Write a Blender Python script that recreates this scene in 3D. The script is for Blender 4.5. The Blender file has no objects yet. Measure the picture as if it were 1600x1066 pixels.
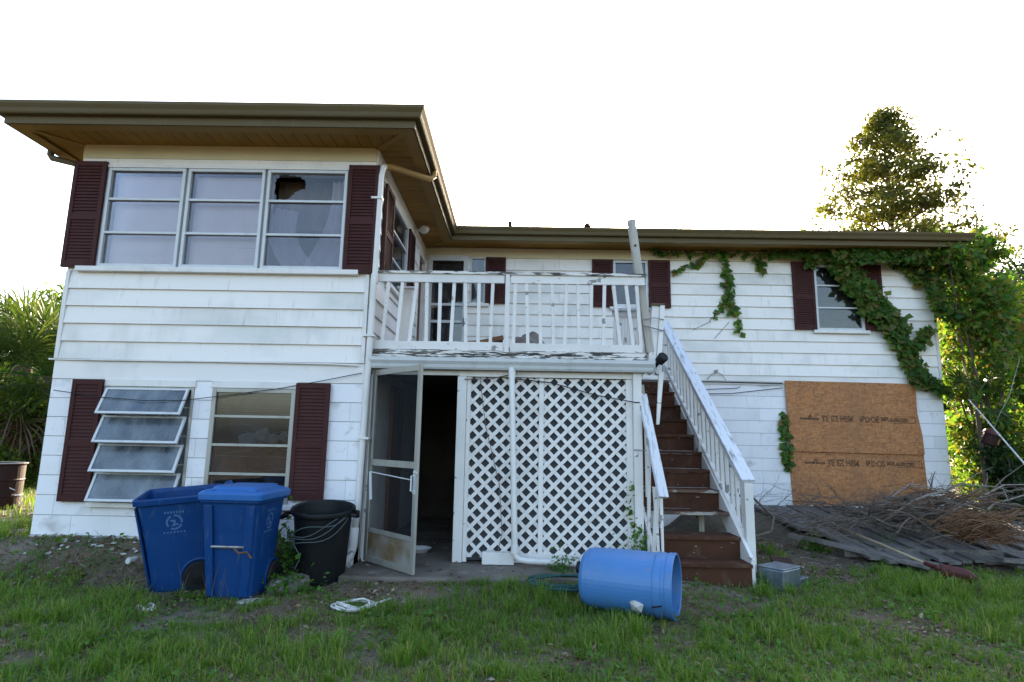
import bpy, math, random
import numpy as np
from mathutils import Vector, Matrix, noise

random.seed(7)
RNG = np.random.default_rng(11)
scene = bpy.context.scene
COL = scene.collection

# ------------------------------------------------------------------ camera
cam_data = bpy.data.cameras.new("camera")
cam = bpy.data.objects.new("camera", cam_data)
COL.objects.link(cam)
cam_data.sensor_width = 36.0
cam_data.lens = 930.75 / 1600 * 36.0
cam_data.clip_start = 0.05
cam_data.clip_end = 3000
_y, _p, _r = math.radians(-0.624), math.radians(9.3082), math.radians(1.0316)
_fh = Vector((math.sin(_y), math.cos(_y), 0))
_rt = Vector((math.cos(_y), -math.sin(_y), 0))
_fw = _fh * math.cos(_p) + Vector((0, 0, math.sin(_p)))
_up = -_fh * math.sin(_p) + Vector((0, 0, math.cos(_p)))
_rt2 = _rt * math.cos(_r) + _up * math.sin(_r)
_up2 = _up * math.cos(_r) - _rt * math.sin(_r)
_m = Matrix((_rt2, _up2, -_fw)).transposed().to_4x4()
_m.translation = Vector((5.0386, -6.4003, 1.0728))
cam.matrix_world = _m
scene.camera = cam

# ------------------------------------------------------------------ sky and sun
SUN_EL, SUN_AZ = math.radians(19.2), math.radians(9.7)
world = bpy.data.worlds.new("World")
scene.world = world
world.use_nodes = True
wn = world.node_tree.nodes
sky = wn.new("ShaderNodeTexSky")
sky.sky_type = 'NISHITA'
sky.sun_disc = False
sky.sun_elevation = SUN_EL
sky.sun_rotation = SUN_AZ
sky.altitude = 0
sky.air_density = 1.0
sky.dust_density = 3.6
sky.ozone_density = 0.8
world.node_tree.links.new(sky.outputs[0], wn["Background"].inputs[0])
wn["Background"].inputs[1].default_value = 0.13

sun_data = bpy.data.lights.new("sun", 'SUN')
sun_data.energy = 3.0
sun_data.angle = math.radians(0.5)
sun_data.color = (1.0, 0.86, 0.66)
sun = bpy.data.objects.new("sun", sun_data)
sdir = Vector((math.sin(SUN_AZ) * math.cos(SUN_EL), math.cos(SUN_AZ) * math.cos(SUN_EL), math.sin(SUN_EL)))
sun.rotation_euler = (-sdir).to_track_quat('-Z', 'Y').to_euler()
sun.location = (8, 30, 20)
COL.objects.link(sun)

vs = scene.view_settings
vs.view_transform = 'Standard'
vs.look = 'None'
vs.gamma = 1
vs.use_curve_mapping = False
vs.exposure = 2.5
scene.render.engine = 'CYCLES'
scene.cycles.use_denoising = True
scene.cycles.max_bounces = 6
scene.cycles.diffuse_bounces = 3
scene.cycles.glossy_bounces = 3
scene.cycles.transmission_bounces = 4
scene.cycles.transparent_max_bounces = 12
scene.cycles.caustics_reflective = False
scene.cycles.caustics_refractive = False
scene.cycles.sample_clamp_indirect = 8.0

# ------------------------------------------------------------------ materials
def new_mat(name):
    m = bpy.data.materials.new(name)
    m.use_nodes = True
    nt = m.node_tree
    nt.nodes.clear()
    out = nt.nodes.new("ShaderNodeOutputMaterial")
    return m, nt, out

def nd(nt, kind, **kw):
    n = nt.nodes.new(kind)
    for k, v in kw.items():
        setattr(n, k, v)
    return n

def ramp(nt, src, a, b):
    n = nd(nt, "ShaderNodeMapRange")
    n.inputs[1].default_value = a
    n.inputs[2].default_value = b
    n.clamp = True
    nt.links.new(src, n.inputs[0])
    return n.outputs[0]

def pos_noise(nt, scale, stretch=(1, 1, 1), detail=4.0, rough=0.55, obj=False, offset=True, voro=False):
    """noise over real-world position (metres) with a different offset for every object"""
    if obj:
        g = nd(nt, "ShaderNodeTexCoord").outputs["Object"]
    else:
        g = nd(nt, "ShaderNodeNewGeometry").outputs["Position"]
    mp = nd(nt, "ShaderNodeVectorMath", operation='MULTIPLY')
    mp.inputs[1].default_value = stretch
    nt.links.new(g, mp.inputs[0])
    src = mp.outputs[0]
    if offset:
        oi = nd(nt, "ShaderNodeObjectInfo")
        ad = nd(nt, "ShaderNodeVectorMath", operation='MULTIPLY_ADD')
        cx = nd(nt, "ShaderNodeCombineXYZ")
        for i in range(3):
            nt.links.new(oi.outputs["Random"], cx.inputs[i])
        ad.inputs[1].default_value = (37.0, 19.0, 53.0)
        nt.links.new(cx.outputs[0], ad.inputs[0])
        nt.links.new(src, ad.inputs[2])
        src = ad.outputs[0]
    if voro:
        n = nd(nt, "ShaderNodeTexVoronoi")
        n.inputs["Scale"].default_value = scale
        nt.links.new(src, n.inputs["Vector"])
        return n
    n = nd(nt, "ShaderNodeTexNoise")
    n.inputs["Scale"].default_value = scale
    n.inputs["Detail"].default_value = detail
    n.inputs["Roughness"].default_value = rough
    nt.links.new(src, n.inputs["Vector"])
    return n.outputs[0]

def mixc(nt, fac, a, b):
    n = nd(nt, "ShaderNodeMix", data_type='RGBA')
    if isinstance(fac, float):
        n.inputs[0].default_value = fac
    else:
        nt.links.new(fac, n.inputs[0])
    for v, i in ((a, 6), (b, 7)):
        if isinstance(v, tuple):
            n.inputs[i].default_value = (*v, 1.0)
        else:
            nt.links.new(v, n.inputs[i])
    return n.outputs[2]

def mul(nt, a, b):
    n = nd(nt, "ShaderNodeMath", operation='MULTIPLY')
    for v, i in ((a, 0), (b, 1)):
        if isinstance(v, (int, float)):
            n.inputs[i].default_value = v
        else:
            nt.links.new(v, n.inputs[i])
    return n.outputs[0]

def PM(name, col, layers=(), rough=0.6, spec=0.3, metal=0.0, bump=None, rnd=0.0, rough_var=0.0):
    """layers: (colour, noise scale, stretch, lo, hi, strength); bump: (scale, stretch, strength, distance)"""
    m, nt, out = new_mat(name)
    b = nd(nt, "ShaderNodeBsdfPrincipled")
    nt.links.new(b.outputs[0], out.inputs[0])
    c = col
    if rnd:
        oi = nd(nt, "ShaderNodeObjectInfo")
        lo = tuple(x * (1 - rnd) for x in col)
        hi = tuple(min(1, x * (1 + rnd)) for x in col)
        c = mixc(nt, oi.outputs["Random"], lo, hi)
    for (lc, sc, st, lo, hi, s) in layers:
        f = mul(nt, ramp(nt, pos_noise(nt, sc, st), lo, hi), s)
        c = mixc(nt, f, c, lc)
    if isinstance(c, tuple):
        b.inputs["Base Color"].default_value = (*c, 1)
    else:
        nt.links.new(c, b.inputs["Base Color"])
    b.inputs["Roughness"].default_value = rough
    if rough_var:
        r = nd(nt, "ShaderNodeMapRange")
        r.inputs[3].default_value = rough - rough_var
        r.inputs[4].default_value = rough + rough_var
        nt.links.new(pos_noise(nt, 6.0), r.inputs[0])
        nt.links.new(r.outputs[0], b.inputs["Roughness"])
    b.inputs["Specular IOR Level"].default_value = spec
    b.inputs["Metallic"].default_value = metal
    if bump:
        sc, st, stg, dist = bump
        bn = nd(nt, "ShaderNodeBump")
        bn.inputs["Strength"].default_value = stg
        bn.inputs["Distance"].default_value = dist
        nt.links.new(pos_noise(nt, sc, st), bn.inputs["Height"])
        nt.links.new(bn.outputs[0], b.inputs["Normal"])
    return m

GR = (0.30, 0.29, 0.25)     # grime
WOODG = (0.11, 0.095, 0.08)
MAT = {}
MAT['siding'] = PM('painted_siding', (0.83, 0.775, 0.72), [
    ((0.46, 0.47, 0.43), 0.8, (1, 1, 1.5), .50, .75, .6), ((0.42, 0.41, 0.36), 2.2, (1, 1, .35), .55, .80, .55), ((0.33, 0.31, 0.26), 9, (2.2, 2.2, .16), .60, .82, .45), ((0.28, 0.27, 0.23), 34, (.3, .3, 1.6), .66, .85, .5)],
    rough=.55, bump=(60, (.25, .25, 2.2), .35, .004), rnd=.03)
MAT['block'] = PM('painted_block', (0.82, 0.79, 0.80), [
    ((0.52, 0.53, 0.50), 1.1, (1, 1, 1), .5, .85, .5), ((0.20, 0.19, 0.15), 2.1, (1, 1, 1.4), .60, .78, .7), ((0.25, .235, .20), 14, (1, 1, 1), .62, .8, .45)],
    rough=.65, bump=(90, (1, 1, 1), .35, .004), rnd=.03)
MAT['mortar'] = PM('painted_joint', (0.34, 0.34, 0.335), [((0.3, 0.29, 0.26), 3, (1, 1, 1), .45, .8, .6)], rough=.8)
MAT['stucco'] = PM('painted_band', (0.80, 0.755, 0.72), [((0.52, 0.51, 0.48), 1.6, (1, 1, .8), .48, .8, .6), ((0.36, 0.34, .3), 6, (.6, .6, 1.5), .62, .85, .4)], rough=.6, bump=(70, (1, 1, 1), .25, .003))
MAT['trim'] = PM('painted_trim', (0.74, 0.70, 0.66), [(GR, 3.5, (1, 1, 1), .5, .85, .5), ((0.3, .28, .24), 22, (1, 1, .4), .62, .8, .4)], rough=.5, bump=(40, (1, 1, .3), .2, .003))
MAT['bounce_cream'] = PM('bounce_tinted_frieze', (0.62, 0.53, 0.33), [((0.45, .40, .27), 2.5, (1, 1, 1), .45, .8, .5)], rough=.55)  # cream paint, with warm bounce off the soffit saturated into its colour
MAT['aluminium'] = PM('white_aluminium', (0.56, 0.57, 0.57), [((0.38, .37, .34), 9, (1, 1, .5), .5, .8, .6)], rough=.42, spec=.4)
MAT['bare_alu'] = PM('weathered_aluminium', (0.36, 0.35, 0.31), [((0.19, .17, .12), 7, (1, 1, .4), .5, .8, .6)], rough=.45, metal=.35)
MAT['shutter'] = PM('maroon_shutter', (0.056, 0.0195, 0.0175), [((0.080, .036, .032), 3, (1, 1, .6), .5, .85, .5), ((0.04, .012, .012), 14, (1, 1, 1), .5, .8, .5)], rough=.7, spec=.15, rnd=.08)
MAT['soffit'] = PM('tan_soffit', (0.29, 0.150, 0.022), [((0.19, .100, .016), 1.8, (1, 1, 1), .42, .8, .6), ((0.12, .08, .04), 14, (1, .3, 1), .6, .85, .5)], rough=.6, rnd=.07)
MAT['soffit_trim'] = PM('tan_trim', (0.29, 0.165, 0.038), [((0.2, .14, .06), 3, (1, 1, 1), .45, .8, .5)], rough=.55)
MAT['gutter'] = PM('tan_gutter', (0.115, 0.085, 0.038), [((0.13, .11, .08), 4, (.4, .4, 2), .45, .8, .6), ((.18, .15, .10), 12, (1, 1, 1), .6, .8, .4)], rough=.6, spec=.18)
MAT['shingle'] = PM('roof_shingle', (0.13, 0.11, 0.09), [((0.07, .06, .05), 5, (1, 1, 1), .4, .7, .7)], rough=.9, bump=(40, (1, 1, 1), .5, .01))
MAT['dark'] = PM('dark_interior', (0.035, 0.03, 0.028), [((0.06, .05, .045), 3, (1, 1, 1), .4, .7, .7)], rough=.9)
MAT['inner'] = PM('interior_shade_wall', (0.085, 0.065, 0.05), [((0.035, .028, .022), 2, (1, 1, 1), .4, .7, .8)], rough=.9)  # dark brown puts the shade of porch and rooms into the colour
MAT['panel_brown'] = PM('brown_panelling', (0.20, 0.085, 0.03), [((0.09, .04, .02), 8, (1, 1, .1), .4, .7, .7)], rough=.5)
MAT['peel'] = PM('peeling_white_paint', (0.74, 0.70, 0.66), [
    ((0.48, 0.47, 0.43), 2.5, (1, 1, 1), .45, .8, .5), (WOODG, 5, (1, 1, 1.5), .635, .665, .75), ((0.10, .085, .07), 30, (.6, .6, 1.0), .70, .74, .7)],
    rough=.6, bump=(30, (.4, .4, 1), .4, .006), rnd=.04)
MAT['peel_heavy'] = PM('badly_peeled_paint', (0.72, 0.68, 0.63), [
    ((0.40, 0.37, 0.32), 3, (1, 1, 1), .4, .75, .6), (WOODG, 9, (.35, .8, 2.4), .52, .54, .92), ((0.025, .022, .02), 11, (.3, 1, 2.5), .53, .565, .95)],
    rough=.7, bump=(25, (.3, .6, 2), .6, .01))
MAT['peel_rail'] = PM('weathered_rail_paint', (0.64, 0.645, 0.67), [
    ((0.36, 0.35, 0.36), 16, (1.8, .22, .35), .53, .60, .6), ((0.16, .15, .15), 6, (1.4, .4, .6), .61, .66, .8)], rough=.6, bump=(40, (1, .3, 1), .5, .006))
MAT['step'] = PM('brown_step_paint', (0.082, 0.034, 0.019), [((0.040, .020, .013), 3, (1, 1, 1), .4, .75, .7), ((0.15, .095, .065), 6, (1, 1, .6), .52, .75, .6), ((.5, .46, .42), 18, (.6, 1, 2), .69, .72, .8)], rough=.75, spec=.12, bump=(45, (.3, 1, 1), .3, .004), rnd=.12)
MAT['step_worn'] = PM('worn_step_edge', (0.36, 0.32, 0.28), [((0.12, .055, .03), 10, (.6, 1, 1.5), .40, .47, .9), ((0.05, .04, .03), 7, (1, 1, 1), .58, .64, .8)], rough=.7)
MAT['post_wood'] = PM('weathered_timber', (0.46, 0.43, 0.37), [((0.26, .23, .19), 5, (2, 2, .25), .42, .7, .7), ((0.10, .08, .06), 16, (2, 2, .2), .62, .72, .7)], rough=.8, bump=(50, (2, 2, .2), .5, .006))
MAT['gray_wood'] = PM('grey_weathered_plank', (0.165, 0.15, 0.14), [((0.07, .06, .055), 5, (3, .2, 3), .42, .68, .8), ((0.30, .28, .265), 9, (4, .15, 4), .58, .75, .6), ((.05, .05, .035), 2.5, (1, 1, 1), .55, .8, .5)], rough=.85, bump=(40, (4, .2, 4), .6, .01), rnd=.25)
MAT['red_door'] = PM('red_brown_door', (0.12, 0.03, 0.022), [((0.07, .02, .015), 5, (1, 1, .5), .4, .8, .6)], rough=.5)
MAT['blind'] = PM('window_blind', (0.86, 0.83, 0.70), rough=.6)
MAT['blind_dark'] = PM('dusty_blind', (0.42, 0.40, 0.36), [((.15, .13, .11), 6, (1, 1, 1), .4, .7, .6)], rough=.7)
MAT['paper'] = PM('pale_clutter', (0.55, 0.60, 0.66), rough=.8)
MAT['carton'] = PM('brown_clutter', (0.26, 0.12, 0.05), rough=.8)
MAT['concrete'] = PM('stained_concrete', (0.16, 0.135, 0.11), [((0.07, .055, .04), 2.2, (1, 1, 1), .42, .66, .85), ((0.32, .30, .27), 6, (1, 1, 1), .57, .75, .6)], rough=.85, bump=(50, (1, 1, 1), .4, .006))
MAT['pale_stone'] = PM('pale_concrete_piece', (0.52, 0.50, 0.48), [((0.22, .2, .17), 9, (1, 1, 1), .45, .7, .8)], rough=.85, bump=(35, (1, 1, 1), .6, .01))
MAT['rubble'] = PM('grey_rubble', (0.20, 0.17, 0.155), [((0.10, .08, .07), 8, (1, 1, 1), .45, .7, .8)], rough=.9, bump=(35, (1, 1, 1), .6, .01))
MAT['pvc'] = PM('white_pvc', (0.70, 0.67, 0.63), [((0.45, .42, .36), 5, (1, 1, .6), .48, .8, .6)], rough=.4, spec=.45)
MAT['cart'] = PM('blue_cart_plastic', (0.0015, 0.040, 0.160), [((0.004, .050, .18), 4, (1, 1, .5), .45, .8, .6), ((.07, .10, .16), 22, (1, 1, .25), .58, .74, .5), ((.04, .036, .03), 3, (1, 1, .7), .58, .8, .3)], rough=.5, spec=.25, bump=(160, (1, 1, 1), .12, .002), rough_var=.12)
MAT['cart_lid'] = PM('blue_lid_plastic', (0.010, 0.11, 0.35), [((0.03, .10, .30), 4, (1, 1, 1), .45, .8, .6)], rough=.40, spec=.45, rough_var=.12)
MAT['stamp'] = PM('faded_white_print', (0.075, 0.15, 0.31), rough=.6)
MAT['rubber'] = PM('black_rubber', (0.012, 0.012, 0.013), rough=.8)
MAT['black_plastic'] = PM('black_plastic', (0.004, 0.0045, 0.006), [((0.010, .0105, .012), 3, (1, 1, .5), .45, .8, .7)], rough=.55, spec=.35, bump=(120, (1, 1, 1), .15, .002))
MAT['steel'] = PM('dull_steel', (0.30, 0.30, 0.29), [((0.16, .09, .05), 14, (1, 1, 1), .52, .7, .7)], rough=.45, metal=.7)
MAT['barrel'] = PM('light_blue_plastic', (0.060, 0.185, 0.42), [((0.17, .22, .28), 2.6, (1, 1, 1), .50, .75, .45), ((0.12, .11, .09), 9, (1, 1, 1), .62, .8, .45), ((0.07, .20, .48), 3, (1, 1, 1), .45, .8, .6), ((0.16, .19, .25), 22, (.25, 1, 1), .60, .75, .55)], rough=.38, spec=.45, rough_var=.1)
MAT['rope'] = PM('grey_rope', (0.075, 0.095, 0.10), rough=.8)
MAT['hose'] = PM('dark_green_hose', (0.012, 0.06, 0.055), rough=.45)
MAT['white_cable'] = PM('dirty_white_cable', (0.60, 0.59, 0.56), [((0.25, .24, .2), 14, (1, 1, 1), .45, .7, .6)], rough=.6)
MAT['black_cable'] = PM('black_cable', (0.02, 0.02, 0.021), rough=.6)
MAT['tin'] = PM('galvanised_tin', (0.26, 0.30, 0.34), [((0.13, .17, .21), 9, (1, 1, .7), .4, .65, .8), ((.35, .14, .07), 12, (1, 1, 1), .64, .74, .7)], rough=.38, metal=.75, bump=(18, (1, 1, 1), .4, .01))
MAT['rust'] = PM('rusty_maroon_steel', (0.024, 0.006, 0.005), [((0.036, .010, .007), 6, (1, 1, 1), .45, .7, .7), ((.02, .012, .012), 4, (1, 1, .5), .5, .75, .7)], rough=.6, metal=.2)
MAT['shovel_red'] = PM('red_shovel_paint', (0.075, 0.014, 0.012), [((0.05, .018, .014), 15, (1, 1, 1), .45, .65, .8)], rough=.5)
MAT['handle_wood'] = PM('pale_handle_wood', (0.36, 0.28, 0.17), [((.28, .2, .12), 9, (2, .3, 2), .45, .7, .6)], rough=.6)
MAT['twig'] = PM('grey_dead_branch', (0.15, 0.115, 0.09), [((0.06, .042, .032), 12, (1, 1, 1), .42, .7, .8)], rough=.9)
MAT['twig_pale'] = PM('pale_dead_branch', (0.26, 0.225, 0.19), [((0.12, .095, .075), 12, (1, 1, 1), .42, .7, .8)], rough=.9)
MAT['straw'] = PM('dry_brown_frond', (0.17, 0.085, 0.04), [((.075, .038, .02), 9, (1, 1, 1), .42, .7, .7)], rough=.85)
MAT['bark'] = PM('tree_bark', (0.12, 0.09, 0.065), [((.06, .045, .03), 9, (1, 1, .3), .42, .7, .8)], rough=.95, bump=(25, (1, 1, .2), .7, .02))
MAT['sand'] = PM('pale_sand_path', (0.34, 0.30, 0.26), [((0.14, .12, .09), 3, (1, 1, 1), .47, .7, .8)], rough=.95, bump=(40, (1, 1, 1), .4, .01))
MAT['chip'] = PM('white_paint_flake', (0.45, 0.44, 0.42), rough=.7)
MAT['globe'] = PM('lamp_globe', (0.62, 0.60, 0.55), rough=.25, spec=.5)
MAT['ink'] = PM('faded_black_ink', (0.085, 0.045, 0.025), [((.30, .14, .06), 34, (1, 1, 1.6), .46, .58, .85)], rough=.9)

def osb_material():
    m, nt, out = new_mat('osb_board')
    b = nd(nt, "ShaderNodeBsdfPrincipled")
    nt.links.new(b.outputs[0], out.inputs[0])
    c = (0.43, 0.168, 0.052)
    for (st, sc, cc, lo, hi, s) in [((1, 1, 3.2), 14, (0.24, .10, .04), .35, .9, .75), ((1, 1, 3.0), 22, (0.52, .245, .10), .40, 1.0, .65), ((3, 1, 1.2), 18, (0.20, .085, .035), .6, 1.0, .6)]:
        v = pos_noise(nt, sc, st, voro=True)
        sep = nd(nt, "ShaderNodeSeparateColor")
        nt.links.new(v.outputs["Color"], sep.inputs[0])
        c = mixc(nt, mul(nt, ramp(nt, sep.outputs[0], lo, hi), s), c, cc)
    c = mixc(nt, mul(nt, ramp(nt, pos_noise(nt, 1.6, (1, 1, .5)), .48, .72), .5), c, (0.20, .10, .05))
    nt.links.new(c, b.inputs["Base Color"])
    b.inputs["Roughness"].default_value = .75
    bn = nd(nt, "ShaderNodeBump")
    bn.inputs["Strength"].default_value = .3
    bn.inputs["Distance"].default_value = .004
    nt.links.new(pos_noise(nt, 30, (1, 1, 3)), bn.inputs["Height"])
    nt.links.new(bn.outputs[0], b.inputs["Normal"])
    return m
MAT['osb'] = osb_material()

def glass_material(name, tint, refl, rough=0.02, opacity=0.0, film=(0.3, 0.33, 0.38)):
    """clear or dusty pane: transparent, mirror-like by angle, with a film of dust"""
    m, nt, out = new_mat(name)
    tr = nd(nt, "ShaderNodeBsdfTransparent")
    tr.inputs[0].default_value = (*tint, 1)
    gl = nd(nt, "ShaderNodeBsdfGlossy")
    gl.inputs["Roughness"].default_value = rough
    df = nd(nt, "ShaderNodeBsdfDiffuse")
    df.inputs[0].default_value = (*film, 1)
    fr = nd(nt, "ShaderNodeFresnel")
    fr.inputs[0].default_value = 1.5
    ad = nd(nt, "ShaderNodeMath", operation='ADD')
    ad.use_clamp = True
    ad.inputs[1].default_value = refl
    nt.links.new(fr.outputs[0], ad.inputs[0])
    mx = nd(nt, "ShaderNodeMixShader")
    nt.links.new(ad.outputs[0], mx.inputs[0])
    nt.links.new(tr.outputs[0], mx.inputs[1])
    nt.links.new(gl.outputs[0], mx.inputs[2])
    m2 = nd(nt, "ShaderNodeMixShader")
    n = ramp(nt, pos_noise(nt, 5.0, (1, 1, .4)), .3, .75)
    nt.links.new(mul(nt, n, opacity), m2.inputs[0])
    nt.links.new(mx.outputs[0], m2.inputs[1])
    nt.links.new(df.outputs[0], m2.inputs[2])
    nt.links.new(m2.outputs[0], out.inputs[0])
    return m
MAT['glass'] = glass_material('window_glass', (0.90, 0.88, 0.94), .0, .03, .04)
MAT['glass_dusty'] = glass_material('dusty_glass', (0.60, 0.60, 0.60), .02, .05, .06)
MAT['glass_frost'] = glass_material('frosted_glass', (0.45, 0.49, 0.53), .05, .22, .70, (0.30, .34, .38))

def sheer_material(name, col, alpha):
    m, nt, out = new_mat(name)
    tr = nd(nt, "ShaderNodeBsdfTransparent")
    df = nd(nt, "ShaderNodeBsdfDiffuse")
    df.inputs[0].default_value = (*col, 1)
    mx = nd(nt, "ShaderNodeMixShader")
    mx.inputs[0].default_value = alpha
    nt.links.new(tr.outputs[0], mx.inputs[1])
    nt.links.new(df.outputs[0], mx.inputs[2])
    nt.links.new(mx.outputs[0], out.inputs[0])
    return m
MAT['screen'] = sheer_material('insect_screen', (0.03, 0.032, 0.035), .30)
MAT['screen_grey'] = sheer_material('grey_insect_screen', (0.085, 0.088, 0.095), .62)
MAT['curtain'] = sheer_material('sheer_curtain', (0.66, 0.64, 0.62), .38)
MAT['lace'] = sheer_material('lace_curtain', (0.42, 0.42, 0.42), .8)

def leaf_material(name, cols, trans=0.45, rough=.5):
    """leaf colours vary from leaf to leaf; light shines through"""
    m, nt, out = new_mat(name)
    g = nd(nt, "ShaderNodeNewGeometry")
    cr = nd(nt, "ShaderNodeValToRGB")
    el = cr.color_ramp.elements
    while len(el) < len(cols):
        el.new(.5)
    for i, c in enumerate(cols):
        el[i].position = i / (len(cols) - 1)
        el[i].color = (*c, 1)
    nt.links.new(g.outputs["Random Per Island"], cr.inputs[0])
    cbig = mixc(nt, mul(nt, ramp(nt, pos_noise(nt, .9, offset=False), .4, .7), .5), cr.outputs[0], cols[0])
    b = nd(nt, "ShaderNodeBsdfPrincipled")
    b.inputs["Roughness"].default_value = rough
    b.inputs["Specular IOR Level"].default_value = .25
    nt.links.new(cbig, b.inputs["Base Color"])
    t = nd(nt, "ShaderNodeBsdfTranslucent")
    tc = nd(nt, "ShaderNodeMix", data_type='RGBA', blend_type='MULTIPLY')
    tc.inputs[0].default_value = 1
    tc.inputs[7].default_value = (2.2, 2.0, .8, 1)
    nt.links.new(cbig, tc.inputs[6])
    nt.links.new(tc.outputs[2], t.inputs[0])
    mx = nd(nt, "ShaderNodeMixShader")
    mx.inputs[0].default_value = trans
    nt.links.new(b.outputs[0], mx.inputs[1])
    nt.links.new(t.outputs[0], mx.inputs[2])
    nt.links.new(mx.outputs[0], out.inputs[0])
    return m
MAT['leaf_vine'] = leaf_material('vine_leaf', [(0.028, .08, .015), (0.06, .15, .026), (0.10, .19, .032), (0.15, .20, .04), (0.20, .13, .05)], .5)
MAT['leaf_shrub'] = leaf_material('shrub_leaf', [(0.035, .075, .012), (0.065, .12, .018), (0.11, .165, .025)], .55)
MAT['leaf_dark'] = leaf_material('dark_leaf', [(0.012, .03, .012), (0.02, .05, .016), (0.04, .075, .02)], .35)
MAT['leaf_tree'] = leaf_material('tree_leaf', [(0.045, .06, .012), (0.07, .085, .018), (0.13, .12, .025)], .5)
MAT['leaf_palm'] = leaf_material('palm_leaf', [(0.024, .05, .013), (0.04, .075, .018), (0.065, .09, .028)], .28, .4)
MAT['palm_dead'] = leaf_material('dead_palm_leaf', [(0.06, .035, .018), (0.09, .055, .028), (0.12, .08, .04)], .2)
MAT['grass'] = leaf_material('grass_blade', [(0.05, .125, .012), (0.085, .185, .018), (0.115, .215, .024), (0.155, .235, .04), (0.26, .25, .12)], .35)
MAT['grass_dry'] = leaf_material('dry_grass_blade', [(0.10, .075, .035), (0.15, .11, .055), (0.085, .055, .03)], .25)
MAT['litter'] = leaf_material('leaf_litter', [(0.05, .03, .016), (0.13, .08, .04), (0.22, .15, .085), (0.36, .30, .22)], .05, .9)
MAT['weed'] = leaf_material('weed_leaf', [(0.045, .12, .016), (0.075, .18, .026), (0.10, .21, .035)], .35)

def ground_material():
    m, nt, out = new_mat('ground_soil')
    b = nd(nt, "ShaderNodeBsdfPrincipled")
    nt.links.new(b.outputs[0], out.inputs[0])
    c = mixc(nt, ramp(nt, pos_noise(nt, 1.3, offset=False), .35, .7), (0.065, .045, .027), (0.15, .105, .065))
    c = mixc(nt, mul(nt, ramp(nt, pos_noise(nt, 9, offset=False), .45, .75), .6), c, (0.15, .115, .08))
    c = mixc(nt, mul(nt, ramp(nt, pos_noise(nt, 3.1, (1.3, 1, 1), offset=False), .50, .68), .6), c, (0.055, .075, .022))
    c = mixc(nt, mul(nt, ramp(nt, pos_noise(nt, .9, (1, 1.6, 1), offset=False, detail=7), .52, .64), .55), c, (0.23, .20, .165))
    c = mixc(nt, mul(nt, ramp(nt, pos_noise(nt, 45, offset=False), .62, .75), .5), c, (0.24, .21, .17))
    nt.links.new(c, b.inputs["Base Color"])
    b.inputs["Roughness"].default_value = .95
    bn = nd(nt, "ShaderNodeBump")
    bn.inputs["Strength"].default_value = 1.0
    bn.inputs["Distance"].default_value = .04
    nt.links.new(pos_noise(nt, 22, offset=False, detail=8), bn.inputs["Height"])
    nt.links.new(bn.outputs[0], b.inputs["Normal"])
    return m
MAT['ground'] = ground_material()

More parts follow.
